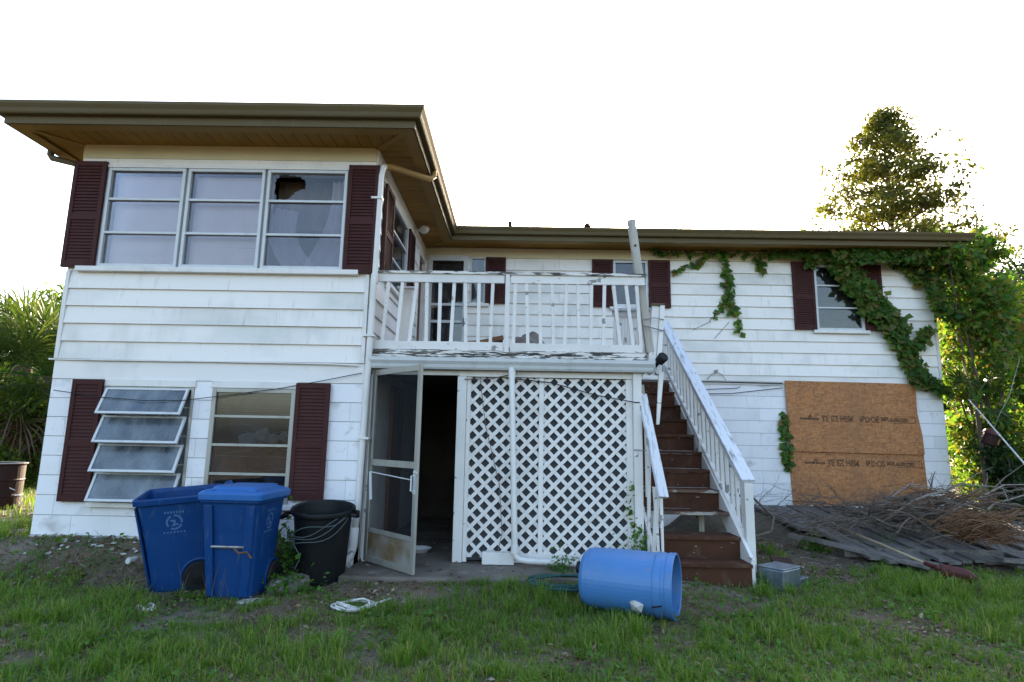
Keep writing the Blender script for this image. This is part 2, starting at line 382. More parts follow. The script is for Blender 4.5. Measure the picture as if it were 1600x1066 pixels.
# ------------------------------------------------------------------ mesh helpers
class MB:
    """collects faces; build() links them as one mesh object"""
    def __init__(self):
        self.v, self.f = [], []
    def add(self, vs_, fs_):
        o = len(self.v)
        self.v += [tuple(p) for p in vs_]
        self.f += [tuple(i + o for i in f) for f in fs_]
        return self
    def box(self, x0, x1, y0, y1, z0, z1, mat=None):
        p = [Vector((x, y, z)) for x in (x0, x1) for y in (y0, y1) for z in (z0, z1)]
        if mat is not None:
            p = [mat @ q for q in p]
        return self.add(p, [(0, 1, 3, 2), (4, 6, 7, 5), (0, 4, 5, 1), (2, 3, 7, 6), (0, 2, 6, 4), (1, 5, 7, 3)])
    def bar(self, a, b, w, h, up=(0, 0, 1), taper=1.0):
        """box from a to b, w wide across, h high along up"""
        a, b = Vector(a), Vector(b)
        d = (b - a).normalized()
        u = Vector(up)
        if abs(d.dot(u)) > .98:
            u = Vector((0, 1, 0))
        s = d.cross(u).normalized()
        u = s.cross(d)
        p = []
        for q, k in ((a, 1.0), (b, taper)):
            for i, j in ((-1, -1), (1, -1), (1, 1), (-1, 1)):
                p.append(q + s * (i * w / 2 * k) + u * (j * h / 2 * k))
        return self.add(p, [(3, 2, 1, 0), (4, 5, 6, 7), (0, 1, 5, 4), (1, 2, 6, 5), (2, 3, 7, 6), (3, 0, 4, 7)])
    def tube(self, pts, r, n=8, cap=True):
        pts = [Vector(p) for p in pts]
        rs = r if isinstance(r, (list, tuple)) else [r] * len(pts)
        o = len(self.v)
        prev = None
        for i, p in enumerate(pts):
            d = (pts[min(i + 1, len(pts) - 1)] - pts[max(i - 1, 0)])
            d = d.normalized() if d.length > 1e-9 else Vector((0, 0, 1))
            if prev is None:
                u = Vector((0, 0, 1)) if abs(d.z) < .9 else Vector((1, 0, 0))
            else:
                u = prev
            u = (u - d * u.dot(d)).normalized()
            prev = u
            s = d.cross(u)
            for k in range(n):
                a = 2 * math.pi * k / n
                self.v.append(tuple(p + (u * math.cos(a) + s * math.sin(a)) * rs[i]))
        for i in range(len(pts) - 1):
            for k in range(n):
                a, b = o + i * n + k, o + i * n + (k + 1) % n
                self.f.append((a, b, b + n, a + n))
        if cap:
            self.f.append(tuple(o + k for k in reversed(range(n))))
            e = o + (len(pts) - 1) * n
            self.f.append(tuple(e + k for k in range(n)))
        return self
    def lathe(self, prof, n=32, mat=None, cap0=False, cap1=False):
        """prof: (radius, z) list turned about z"""
        o = len(self.v)
        for (r, z) in prof:
            for k in range(n):
                a = 2 * math.pi * k / n
                p = Vector((r * math.cos(a), r * math.sin(a), z))
                self.v.append(tuple(mat @ p if mat is not None else p))
        for i in range(len(prof) - 1):
            for k in range(n):
                a, b = o + i * n + k, o + i * n + (k + 1) % n
                self.f.append((a, b, b + n, a + n))
        if cap0:
            self.f.append(tuple(o + k for k in reversed(range(n))))
        if cap1:
            e = o + (len(prof) - 1) * n
            self.f.append(tuple(e + k for k in range(n)))
        return self
    def prism(self, poly, y0, y1, mat=None):
        """poly: (x, z) outline counter-clockwise seen from -y, extruded along y"""
        n = len(poly)
        p = [Vector((x, y0, z)) for x, z in poly] + [Vector((x, y1, z)) for x, z in poly]
        if mat is not None:
            p = [mat @ q for q in p]
        fs = [tuple(range(n)), tuple(reversed(range(n, 2 * n)))]
        for i in range(n):
            j = (i + 1) % n
            fs.append((i, i + n, j + n, j))
        return self.add(p, fs)
    def sheet(self, grid):
        r, c = len(grid), len(grid[0])
        return self.add([p for row in grid for p in row], [(i * c + j, i * c + j + 1, (i + 1) * c + j + 1, (i + 1) * c + j) for i in range(r - 1) for j in range(c - 1)])
    def mesh(self, name, material, smooth=False):
        me = bpy.data.meshes.new(name)
        me.from_pydata(self.v, [], self.f)
        me.update()
        if material:
            me.materials.append(MAT[material])
        if smooth:
            me.polygons.foreach_set("use_smooth", [True] * len(me.polygons))
        return me
    def build(self, name, material, parent=None, loc=(0, 0, 0), rot=None, smooth=False, bevel=0.0, solid=0.0):
        me = self.mesh(name, material, smooth)
        return link(name, me, parent, loc, rot, bevel, solid)

def link(name, me, parent=None, loc=(0, 0, 0), rot=None, bevel=0.0, solid=0.0):
    o = bpy.data.objects.new(name, me)
    COL.objects.link(o)
    o.parent = parent
    o.location = loc
    if rot is not None:
        o.rotation_euler = rot
    if solid:
        s = o.modifiers.new("solid", 'SOLIDIFY')
        s.thickness = solid
        s.offset = 0
    if bevel:
        b = o.modifiers.new("bevel", 'BEVEL')
        b.width = bevel
        b.segments = 2
        b.limit_method = 'ANGLE'
        b.angle_limit = math.radians(40)
    return o

def thing(name, label, cat, loc=(0, 0, 0), rz=0.0, group=None, rot=None):
    o = bpy.data.objects.new(name, None)
    o.empty_display_size = .2
    COL.objects.link(o)
    o.location = loc
    o.rotation_euler = rot if rot is not None else (0, 0, rz)
    return tag(o, label, cat, group)

def tag(o, label, cat=None, group=None, kind=None):
    o["label"] = label
    if cat:
        o["category"] = cat
    if group:
        o["group"] = group
    if kind:
        o["kind"] = kind
    return o

def structure(o, label=None):
    o["kind"] = "structure"
    if label:
        o["label"] = label
    return o

def np_mesh(name, V, F, material):
    """V (n,3), F (m,k) numpy arrays of equal-sided faces"""
    me = bpy.data.meshes.new(name)
    k = F.shape[1]
    me.vertices.add(len(V))
    me.vertices.foreach_set("co", V.astype(np.float32).ravel())
    me.loops.add(F.size)
    me.loops.foreach_set("vertex_index", F.astype(np.int32).ravel())
    me.polygons.add(len(F))
    me.polygons.foreach_set("loop_start", np.arange(0, F.size, k, dtype=np.int32))
    me.polygons.foreach_set("loop_total", np.full(len(F), k, dtype=np.int32))
    me.update(calc_edges=True)
    me.materials.append(MAT[material])
    return me

def unit(a):
    return a / np.maximum(np.linalg.norm(a, axis=-1, keepdims=True), 1e-9)

def leaf_cloud(pts, size, normals=None, spread=1.0, aspect=.62, droop=.3, lobes=False):
    """one bent diamond leaf for each point; returns V, F (quads)"""
    n = len(pts)
    nm = RNG.normal(size=(n, 3)) * spread
    if normals is not None:
        nm = nm + normals
    nm = unit(nm)
    t = RNG.normal(size=(n, 3))
    t[:, 2] -= droop * 2
    t = unit(t - nm * (t * nm).sum(1, keepdims=True))
    s = np.cross(nm, t)
    L = (size * (.42 + 1.15 * RNG.uniform(0, 1, (n, 1)) ** 1.3))
    W = L * aspect * .5
    base = pts
    mid = pts + t * L * .45 - nm * L * .04
    tip = pts + t * L - nm * L * .16
    V = np.stack([base, mid + s * W + nm * L * .06, tip, mid - s * W + nm * L * .06], 1).reshape(-1, 3)
    F = np.arange(4 * n).reshape(n, 4)
    return V, F

def ball_points(n, c, r, shell=.5):
    d = unit(RNG.normal(size=(n, 3)))
    rad = RNG.uniform(0, 1, (n, 1)) ** (shell)
    return np.array(c) + d * rad * np.array(r), d

def smooth(t):
    t = min(1.0, max(0.0, t))
    return t * t * (3 - 2 * t)
# ------------------------------------------------------------------ the ground
def gz(x, y):
    z = -0.31 - 0.012 * max(0.0, -1 - y)
    mound = smooth((y + 0.80) / 0.74) * smooth((3.25 - x) / .55)
    z += 0.295 * mound
    z += 0.055 * smooth((y + 1.25) / .6) * smooth((x - 3.2) / .3) * smooth((7.2 - x) / .5)
    z += 0.34 * smooth(y / 3.4) * smooth((x - 7.35) / .6)
    n = noise.noise(Vector((x * .8, y * .8, 0))) * .022 + noise.noise(Vector((x * 3.1, y * 3.1, 5))) * .010
    return z + n * (0.35 if (3.2 < x < 7.4 and y > -.7) else 1.0)

def build_ground():
    fx = list(np.arange(-6, 16.01, .13))
    fy = list(np.arange(-7.5, 5.0, .13))
    xs = [-900, -300, -120, -60, -30, -18, -10] + fx + [19, 25, 40, 70, 150, 400, 900]
    ys = [-300, -100, -50, -25, -14, -10] + fy + [6.5, 9, 13, 20, 35, 70, 150, 400, 1200]
    V = np.array([(x, y, gz(x, y)) for y in ys for x in xs])
    c = len(xs)
    F = np.array([(i * c + j, i * c + j + 1, (i + 1) * c + j + 1, (i + 1) * c + j) for i in range(len(ys) - 1) for j in range(c - 1)])
    me = np_mesh("ground", V, F, 'ground')
    me.polygons.foreach_set("use_smooth", [True] * len(me.polygons))
    structure(link("ground", me))
build_ground()

def draped(name, outline, material, lift=.006, n=14, thick=0.0):
    """a flat patch that follows the ground, outline = closed list of (x, y)"""
    cx = sum(p[0] for p in outline) / len(outline)
    cy = sum(p[1] for p in outline) / len(outline)
    b = MB()
    rings = 5
    m = len(outline)
    pts = [(cx, cy, gz(cx, cy) + lift)]
    for r in range(1, rings + 1):
        t = r / rings
        for (x, y) in outline:
            px, py = cx + (x - cx) * t, cy + (y - cy) * t
            pts.append((px, py, gz(px, py) + lift - (0.02 if r == rings else 0)))
    fs = [(0, 1 + k, 1 + (k + 1) % m) for k in range(m)]
    for r in range(rings - 1):
        for k in range(m):
            a, b2 = 1 + r * m + k, 1 + r * m + (k + 1) % m
            fs.append((a, a + m, b2 + m, b2))
    b.add(pts, fs)
    return b.build(name, material)

def blob_outline(cx, cy, rx, ry, n=22, rough=.25, seed=0):
    rr = random.Random(seed)
    ph = [rr.uniform(0, 6.28) for _ in range(4)]
    out = []
    for k in range(n):
        a = 2 * math.pi * k / n
        s = 1 + rough * (.5 * math.sin(2 * a + ph[0]) + .3 * math.sin(3 * a + ph[1]) + .3 * math.sin(5 * a + ph[2]) + .2 * rr.uniform(-1, 1))
        out.append((cx + rx * s * math.cos(a), cy + ry * s * math.sin(a)))
    return out

structure(draped("sand_path", blob_outline(-1.6, .55, 1.7, .62, 26, .2, 3), 'sand', .012))

# porch slab
slab = MB().box(3.40, 6.42, -.62, 3.58, -.42, -.21).build("porch_slab", 'concrete', bevel=.02)
structure(slab)

# ------------------------------------------------------------------ the house
house = thing("house", "white two-storey house with maroon shutters, clapboard above and painted block below", "house")

class Face:
    """a wall plane: u along the wall, n outwards, z up"""
    def __init__(self, O, U, N):
        self.O, self.U, self.N = Vector(O), Vector(U), Vector(N)
        self.M = Matrix((self.U, -self.N, Vector((0, 0, 1)))).transposed().to_4x4()
        self.M.translation = self.O
    def at(self, u, n, z):
        return self.O + self.U * u + self.N * n + Vector((0, 0, z))

FRONT = Face((0, 0, 0), (1, 0, 0), (0, -1, 0))
SIDE = Face((3.38, 0, 0), (0, 1, 0), (1, 0, 0))
REAR = Face((0, 3.60, 0), (1, 0, 0), (0, -1, 0))

def wall_core(name, F, u0, u1, z0, z1, holes, th, material, parent):
    us = sorted({u0, u1, *[h[0] for h in holes], *[h[1] for h in holes]})
    zs = sorted({z0, z1, *[h[2] for h in holes], *[h[3] for h in holes]})
    us = [u for u in us if u0 <= u <= u1]
    zs = [z for z in zs if z0 <= z <= z1]
    def solid(i, j):
        if i < 0 or j < 0 or i >= len(us) - 1 or j >= len(zs) - 1:
            return False
        cu, cz = (us[i] + us[i + 1]) / 2, (zs[j] + zs[j + 1]) / 2
        return not any(h[0] < cu < h[1] and h[2] < cz < h[3] for h in holes)
    b = MB()
    for i in range(len(us) - 1):
        for j in range(len(zs) - 1):
            if not solid(i, j):
                continue
            a, c, d, e = us[i], us[i + 1], zs[j], zs[j + 1]
            P = F.at
            b.add([P(a, 0, d), P(c, 0, d), P(c, 0, e), P(a, 0, e)], [(0, 1, 2, 3)])
            b.add([P(a, -th, d), P(c, -th, d), P(c, -th, e), P(a, -th, e)], [(3, 2, 1, 0)])
            for (di, dj, q) in ((-1, 0, ((a, d), (a, e))), (1, 0, ((c, e), (c, d))), (0, -1, ((c, d), (a, d))), (0, 1, ((a, e), (c, e)))):
                if not solid(i + di, j + dj):
                    (ua, za), (ub, zb) = q
                    b.add([P(ua, 0, za), P(ub, 0, zb), P(ub, -th, zb), P(ua, -th, za)], [(0, 1, 2, 3)])
    return b.build(name, material, parent)

def spans(u0, u1, z0, z1, holes):
    """stretches of a course left over between openings"""
    out = [(u0, u1)]
    for h in holes:
        if min(z1, h[3]) - max(z0, h[2]) < .35 * (z1 - z0):
            continue
        nxt = []
        for a, b in out:
            if h[1] <= a or h[0] >= b:
                nxt.append((a, b))
            else:
                if h[0] > a:
                    nxt.append((a, h[0]))
                if h[1] < b:
                    nxt.append((h[1], b))
        out = nxt
    return [(a, b) for a, b in out if b - a > .03]

def clapboards(F, parent, u0, u1, zs, holes, maxlen=3.66):
    for k, (z0, z1) in enumerate(zip(zs[:-1], zs[1:])):
        for (a, b) in spans(u0, u1, z0, z1, holes):
            cuts = [a]
            off = a + maxlen * (0.35 + .61 * (k % 3) / 2)
            while off < b - .4:
                cuts.append(off)
                off += maxlen
            cuts.append(b)
            for p, q in zip(cuts[:-1], cuts[1:]):
                t = random.uniform(-.002, .002)
                b0, t0 = .032 + random.uniform(-.002, .002), .006
                P = F.at
                mb = MB().add([P(p + .0012, .001, z0 + t), P(q - .0012, .001, z0 + t), P(q - .0012, b0, z0 + t), P(p + .0012, b0, z0 + t),
                               P(p + .0012, .001, z1 + .012), P(q - .0012, .001, z1 + .012), P(q - .0012, t0, z1 + .012), P(p + .0012, t0, z1 + .012)],
                              [(0, 1, 2, 3), (7, 6, 5, 4), (3, 2, 6, 7), (0, 4, 5, 1), (0, 3, 7, 4), (1, 5, 6, 2)])
                mb.build("clapboard", 'siding', parent)

def blocks(F, parent, u0, u1, z0, courses, holes, h=.2032, L=.4064):
    for c in range(courses):
        za, zb = z0 + c * h, z0 + (c + 1) * h
        for (a, b) in spans(u0, u1, za, zb, holes):
            u = u0 - (L / 2 if c % 2 else 0)
            while u < b:
                p, q = max(a, u), min(b, u + L)
                if q - p > .02:
                    n = .010 + random.uniform(-.0015, .0015)
                    m = F.M
                    MB().box(p + .0013, q - .0013, -n, .001, za + .0035, zb - .0035, m).build("block", 'block', parent)
                u += L

def shutter(F, u0, u1, z0, z1, parent=None, n0=.03, tilt=0.0):
    w, h = u1 - u0, z1 - z0
    m = F.M @ Matrix.Translation((u0, -n0, z0)) @ Matrix.Rotation(tilt, 4, 'Y')
    b = MB()
    s, t = .045, .032
    b.box(0, s, -t, 0, 0, h, m).box(w - s, w, -t, 0, 0, h, m)
    mid = h * .47
    b.box(s, w - s, -t + .001, -.001, 0, .07, m).box(s, w - s, -t + .001, -.001, h - .055, h, m).box(s, w - s, -t + .001, -.001, mid - .035, mid + .035, m)
    b.box(s, w - s, -.006, -.002, .07, h - .055, m)
    for (a, c) in ((.07, mid - .035), (mid + .035, h - .055)):
        k = int((c - a) / .036)
        for i in range(k):
            z = a + (i + .5) * (c - a) / k
            lm = m @ Matrix.Translation((0, -.018, z)) @ Matrix.Rotation(math.radians(-20), 4, 'X')
            b.box(s, w - s, -.003, .003, -.0185, .0185, lm)
    return b.build("shutter", 'shutter', parent or house)

def blind(F, u0, u1, z0, z1, parent, depth=.10, pitch=.034, material='blind', ang=62, sag=0.0):
    b = MB()
    k = int((z1 - z0) / pitch)
    for i in range(k):
        z = z0 + (i + .5) * pitch
        a, c = math.cos(math.radians(ang)) * .0135, math.sin(math.radians(ang)) * .017
        d1, d2 = random.uniform(-.001, .001), random.uniform(-.001, .001) + sag * (i - k / 2) / k
        b.add([F.at(u0, -depth - a, z - c + d1), F.at(u1, -depth - a, z - c + d2), F.at(u1, -depth + a, z + c + d2), F.at(u0, -depth + a, z + c + d1)], [(0, 1, 2, 3)])
    return b.build("blind", material, parent)

def window(F, u0, u1, z0, z1, bars=(), sill=True, fr=.035, glass='glass', frame_mat='aluminium', bl=None, name="window", proud=.035, skip=(), out=.0):
    """outer frame, glazing bars, one pane for each light"""
    b = MB()
    m = F.M
    y0, y1 = -proud, .03
    b.box(u0, u0 + fr, y0, y1, z0, z1, m).box(u1 - fr, u1, y0, y1, z0, z1, m)
    b.box(u0 + fr, u1 - fr, y0 + .002, y1, z0, z0 + fr, m).box(u0 + fr, u1 - fr, y0 + .002, y1, z1 - fr, z1, m)
    for z in bars:
        b.box(u0 + fr, u1 - fr, y0 + .004, y1 - .01, z - .014, z + .014, m)
    w = b.build(name, frame_mat, house, bevel=.003)
    zz = [z0 + fr] + [x for x in sorted(bars)] + [z1 - fr]
    for k, (a, c) in enumerate(zip(zz[:-1], zz[1:])):
        if k in skip:
            continue
        MB().box(u0 + fr - .004, u1 - fr + .004, .000, .004, a + (.012 if k else -.004), c - (.012 if k < len(zz) - 2 else -.004), m @ Matrix.Rotation(random.uniform(-.006, .006), 4, 'Z') if False else m).build("pane", glass, w)
    if sill:
        MB().box(u0 - .07, u1 + .07, -.075, .02, z0 - .055, z0 - .002, m).build("sill", 'trim', w, bevel=.004)
    if bl:
        blind(F, u0 + fr, u1 - fr, bl[0], bl[1], w, material=bl[2], sag=bl[3] if len(bl) > 3 else 0)
    return w

# wing, front wall
UPW = [(0.33, 1.215), (1.245, 2.125), (2.155, 3.07)]
LW1, LW2 = (0.60, 1.56, 0.345, 1.555), (1.76, 2.66, 0.355, 1.555)
fholes = [(a, b, 2.885, 4.055) for a, b in UPW] + [LW1, LW2]
front_wall = wall_core("front_wall", FRONT, 0, 3.38, -.5, 4.36, fholes, .18, 'mortar', house)
blocks(FRONT, front_wall, 0.0, 3.38, 0.0, 8, [LW1, LW2])
MB().box(0, 3.38, -.012, -.001, 1.63, 1.845).build("tie_beam_band", 'stucco', front_wall)
MB().box(0, 3.38, -.030, -.001, -.32, -.004).build("footing", 'stucco', front_wall)
clapboards(FRONT, front_wall, 0.045, 3.335, [1.849 + .196 * k for k in range(5)] + [2.83], [], maxlen=9)
MB().box(0.0, 3.38, -.014, -.001, 2.845, 4.06).build("flat_panel", 'siding', front_wall) if False else None
for (a, b) in ((0.0, .33), (3.07, 3.38)):
    MB().box(a, b, -.014, -.001, 2.835, 4.06).build("side_panel", 'siding', front_wall)
MB().box(0.0, 3.38, -.016, -.001, 4.062, 4.17).build("head_board", 'siding', front_wall)
MB().box(0.0, 3.38, -.024, -.001, 4.172, 4.335).build("frieze_board", 'bounce_cream', front_wall)
for u in (0.0, 3.335):
    MB().box(u, u + .045, -.036, -.001, 1.846, 2.834).build("corner_board", 'trim', front_wall, bevel=.004)
MB().box(.12, 3.26, -.075, -.002, 2.822, 2.878).build("long_sill", 'trim', front_wall, bevel=.006)
MB().box(.315, 3.085, -.040, -.002, 4.056, 4.085).build("window_head_trim", 'trim', front_wall)
for (x0, x1) in ((.585, 1.575), (1.745, 2.675)):
    MB().box(x0, x1, -.028, -.002, 1.557, 1.628).build("lintel_board", 'trim', front_wall, bevel=.003)

def curtain(F, pts_top, pts_bot, parent, depth=.14, folds=9, amp=.018, material='curtain', bow=0.0):
    """a hanging sheet between two edges, pts = ((u,z),(u,z)) for its top and bottom edge"""
    g = []
    for i in range(15):
        t = i / 14
        row = []
        for j in range(folds * 4 + 1):
            s = j / (folds * 4)
            ua = pts_top[0][0] + (pts_top[1][0] - pts_top[0][0]) * s
            za = pts_top[0][1] + (pts_top[1][1] - pts_top[0][1]) * s
            ub = pts_bot[0][0] + (pts_bot[1][0] - pts_bot[0][0]) * s
            zb = pts_bot[0][1] + (pts_bot[1][1] - pts_bot[0][1]) * s
            u = ua + (ub - ua) * t + bow * math.sin(math.pi * t)
            row.append(F.at(u, -depth + amp * math.sin(s * folds * 6.283 + t), za + (zb - za) * t))
        g.append(row)
    return MB().sheet(g).build("curtain", material, parent, smooth=True)

def broken_pane(F, u0, u1, z0, z1, hole, parent):
    k = len(hole)
    hc = (sum(p[0] for p in hole) / k, sum(p[1] for p in hole) / k)
    out = []
    for (x, z) in hole:
        dx, dz = x - hc[0], z - hc[1]
        ts = []
        if dx > 1e-6: ts.append((u1 - hc[0]) / dx)
        if dx < -1e-6: ts.append((u0 - hc[0]) / dx)
        if dz > 1e-6: ts.append((z1 - hc[1]) / dz)
        if dz < -1e-6: ts.append((z0 - hc[1]) / dz)
        t = min(ts)
        out.append((hc[0] + dx * t, hc[1] + dz * t))
    b = MB()
    vv = [F.at(x, 0, z) for x, z in hole] + [F.at(x, 0, z) for x, z in out]
    fs = [(i, (i + 1) % k, (i + 1) % k + k, i + k) for i in range(k)]
    corners = [(u0, z0), (u1, z0), (u1, z1), (u0, z1)]
    b.add(vv, fs)
    for i in range(k):
        p, q = out[i], out[(i + 1) % k]
        for c in corners:
            on = lambda r: (abs(r[0] - c[0]) < 1e-6, abs(r[1] - c[1]) < 1e-6)
            a1, a2 = on(p), on(q)
            if (a1[0] and a2[1]) or (a1[1] and a2[0]):
                b.add([F.at(*p[:1], 0, p[1]), F.at(q[0], 0, q[1]), F.at(c[0], 0, c[1])], [(0, 1, 2)])
    return b.build("broken_pane", 'glass', parent)

for k, (a, b) in enumerate(UPW):
    w = window(FRONT, a, b, 2.885, 4.053, bars=(3.283, 3.679), sill=False, bl=None if k == 2 else (2.92, 4.03, 'blind'), skip=(2,) if k == 2 else ())
    if k == 2:
        rr = random.Random(4)
        hole = []
        for i in range(38):
            t = 2 * math.pi * (i + rr.uniform(-.25, .25)) / 38
            s = 1 + (.11 if i % 2 else -.09) * rr.random() + rr.uniform(-.10, .10) + .16 * math.sin(3 * t + 1) + .1 * math.sin(2 * t)
            hole.append((2.385 + .175 * s * math.cos(t) , min(4.015, 3.865 + .145 * s * math.sin(t))))
        broken_pane(FRONT, a + .031, b - .031, 3.691, 4.022, hole, w)
        curtain(FRONT, ((a + .05, 3.66), (a + .32, 3.62)), ((a + .20, 2.93), (a + .60, 2.93)), w, folds=3, amp=.03, bow=-.12)
        curtain(FRONT, ((b - .22, 3.98), (b - .05, 4.0)), ((b - .52, 2.93), (b - .06, 2.93)), w, folds=3, amp=.03, bow=.10)
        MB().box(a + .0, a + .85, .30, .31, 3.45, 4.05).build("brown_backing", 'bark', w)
shutter(FRONT, -.055, .315, 2.865, 4.115)
shutter(FRONT, 3.085, 3.435, 2.845, 4.11)
shutter(FRONT, .262, .590, .345, 1.62)
shutter(FRONT, 2.672, 3.035, .40, 1.62)

# lower left window: four awning lights swung open
w1 = window(FRONT, LW1[0], LW1[1], LW1[2], LW1[3], bars=(), sill=False, fr=.03, proud=.02, frame_mat='bare_alu', skip=(0,), name="awning_window")
MB().box(LW1[0] - .03, LW1[1] + .03, -.07, .02, LW1[2] - .05, LW1[2] - .002).build("sill", 'trim', w1, bevel=.004)
for k in range(4):
    zt = 1.535 - k * .296
    ang = math.radians(26 - 1.0 * k)
    L = .310
    m = Matrix.Translation((LW1[0] + .0, -.030, zt)) @ Matrix.Rotation(-ang, 4, 'X')
    wd = LW1[1] - LW1[0] - .045
    f = MB()
    f.box(0.02, .047, -.012, .012, -L, 0, m).box(wd - .027, wd, -.012, .012, -L, 0, m)
    f.box(.047, wd - .027, -.011, .011, -L, -L + .026, m).box(.047, wd - .027, -.011, .011, -.022, 0, m)
    fo = f.build("awning_sash", 'aluminium', w1, bevel=.002)
    MB().box(.045, wd - .025, -.003, .003, -L + .024, -.020, m).build("pane", 'glass_frost', w1)
    for xx in (LW1[0] + .03, LW1[1] - .035):
        f2 = MB().bar((xx, -.0, zt - .2), (xx, -.030 - math.sin(ang) * L * .72, zt - math.cos(ang) * L * .72), .012, .006)
        f2.build("sash_arm", 'bare_alu', w1)
curtain(FRONT, ((LW1[0] + .05, 1.50), (LW1[1] - .05, 1.50)), ((LW1[0] + .05, .38), (LW1[1] - .05, .38)), w1, depth=.16, folds=12, material='lace')

# lower middle window with clutter inside
w2 = window(FRONT, LW2[0], LW2[1], LW2[2], LW2[3], bars=(.655, .955, 1.255), sill=True, fr=.045, proud=.025, frame_mat='bare_alu', glass='glass_dusty', bl=(1.27, 1.52, 'blind_dark', .0), name="clutter_window")
cl = MB()
for i in range(16):
    x = random.uniform(LW2[0] + .1, LW2[1] - .1)
    z = random.uniform(.65, 1.15)
    cl.bar((x - random.uniform(.1, .3), .06 + random.uniform(0, .06), z + random.uniform(-.12, .12)), (x + random.uniform(.1, .3), .06 + random.uniform(0, .06), z + random.uniform(-.15, .15)), .022, .004)
cl.build("fallen_blind_slats", 'blind_dark', w2)
cr = MB()
for (x, z, s) in ((2.12, 1.0, .11), (2.28, 1.05, .10), (2.40, 1.02, .08), (2.52, 1.05, .07)):
    cr.lathe([(s * .2, -s * .9), (s, -s * .3), (s * .8, s * .3), (s * .15, s)], 7, Matrix.Translation((x, .13, z)) @ Matrix.Rotation(random.uniform(0, 3), 4, 'Y'))
cr.build("crumpled_papers", 'paper', w2)
MB().box(1.84, 2.05, .16, .30, .66, .80).box(2.3, 2.5, .2, .34, .42, .56).build("cardboard_boxes", 'carton', w2)
MB().bar((1.85, .08, 1.49), (2.02, .07, 1.40), .10, .006, up=(0, 1, 0)).bar((1.90, .07, 1.50), (1.86, .065, 1.38), .02, .01).build("torn_blind_end", 'handle_wood', w2)

# wing, side wall above the balcony
sw = [(0.80, 1.90, 2.95, 4.08), (2.95, 3.55, 2.0, 4.06)]
side_wall = wall_core("side_wall", SIDE, 0.002, 3.60, -.5, 4.36, sw, .16, 'stucco', house)
clapboards(SIDE, side_wall, 0.045, 3.60, [2.03 + .196 * k for k in range(11)], sw + [(0.3, .8, 2.9, 4.1)], maxlen=9)
MB().box(0.0, 3.58, -.02, -.001, 4.10, 4.335, SIDE.M).build("frieze_board", 'siding', side_wall)
MB().box(0.001, .045, -.036, -.001, 1.846, 4.098, SIDE.M).build("corner_board", 'trim', side_wall)
shutter(SIDE, .36, .80, 2.95, 4.08)
shutter(SIDE, 1.93, 2.35, 2.95, 4.08)
window(SIDE, .80, 1.90, 2.95, 4.08, bars=(3.33, 3.70), sill=True, glass='glass')
sd = MB().box(2.97, 3.53, .03, .07, 2.0, 4.03, SIDE.M).build("side_door", 'red_door', house)
MB().box(2.90, 2.97, -.03, .05, 2.0, 4.09, SIDE.M).box(3.53, 3.58, -.03, .05, 2.0, 4.09, SIDE.M).box(2.97, 3.53, -.03, .05, 4.03, 4.09, SIDE.M).build("door_frame", 'trim', sd)
MB().lathe([(.0, 0), (.045, .0), (.055, .03), (.05, .05), (.03, .06), (.03, .12), (.075, .15), (.10, .20), (.105, .25), (.085, .31), (.04, .345), (.0, .35)], 20,
           Matrix.Translation((3.40, 2.42, 4.22)) @ Matrix.Rotation(math.radians(78), 4, 'Y') @ Matrix.Scale(.66, 4)).build("globe_light", 'globe', house, smooth=True)

# main wall at the back
RW1, RW2, RW3, RD = (6.655, 7.25, 3.325, 4.15), (10.10, 10.905, 2.98, 4.125), (4.19, 4.45, 3.35, 4.17), (3.46, 4.15, 2.0, 4.20)
rholes = [RW1, RW2, RW3, RD]
PD = (4.15, 5.0, -.21, 1.75)
rear_wall = wall_core("main_wall", REAR, 3.38, 12.12, -.4, 4.40, rholes + [PD], .18, 'mortar', house)
blocks(REAR, rear_wall, 6.42, 12.12, .017, 10, [])
MB().box(6.42, 12.12, -.014, -.001, 2.051, 2.188, REAR.M).build("tie_beam_band", 'stucco', rear_wall)
MB().box(6.42, 12.12, -.012, -.001, -.35, .015, REAR.M).build("footing", 'stucco', rear_wall)
clapboards(REAR, rear_wall, 3.38, 12.08, [2.192 + .196 * k for k in range(11)], rholes, maxlen=3.66)
MB().box(3.38, 12.12, -.03, -.001, 4.166, 4.335, REAR.M).build("frieze_board", 'bounce_cream', rear_wall)
MB().box(12.08, 12.125, -.036, -.001, 2.19, 4.164, REAR.M).build("corner_board", 'trim', rear_wall)
window(REAR, *RW1, bars=(3.74,), fr=.04, glass='glass')
w = window(REAR, *RW2, bars=(3.37, 3.76), fr=.04, glass='glass_dusty', bl=(3.02, 4.08, 'blind_dark'))
w = window(REAR, *RW3, bars=(3.74,), fr=.025, glass='glass_dusty')
curtain(REAR, ((4.2, 4.15), (4.34, 4.15)), ((4.2, 3.4), (4.26, 3.4)), w, folds=3, material='curtain')
shutter(REAR, 6.29, 6.645, 3.32, 4.16)
shutter(REAR, 7.26, 7.63, 3.32, 4.16)
shutter(REAR, 9.72, 10.09, 2.98, 4.17)
shutter(REAR, 10.915, 11.24, 2.98, 4.13)
shutter(REAR, 4.455, 4.80, 3.35, 4.17)
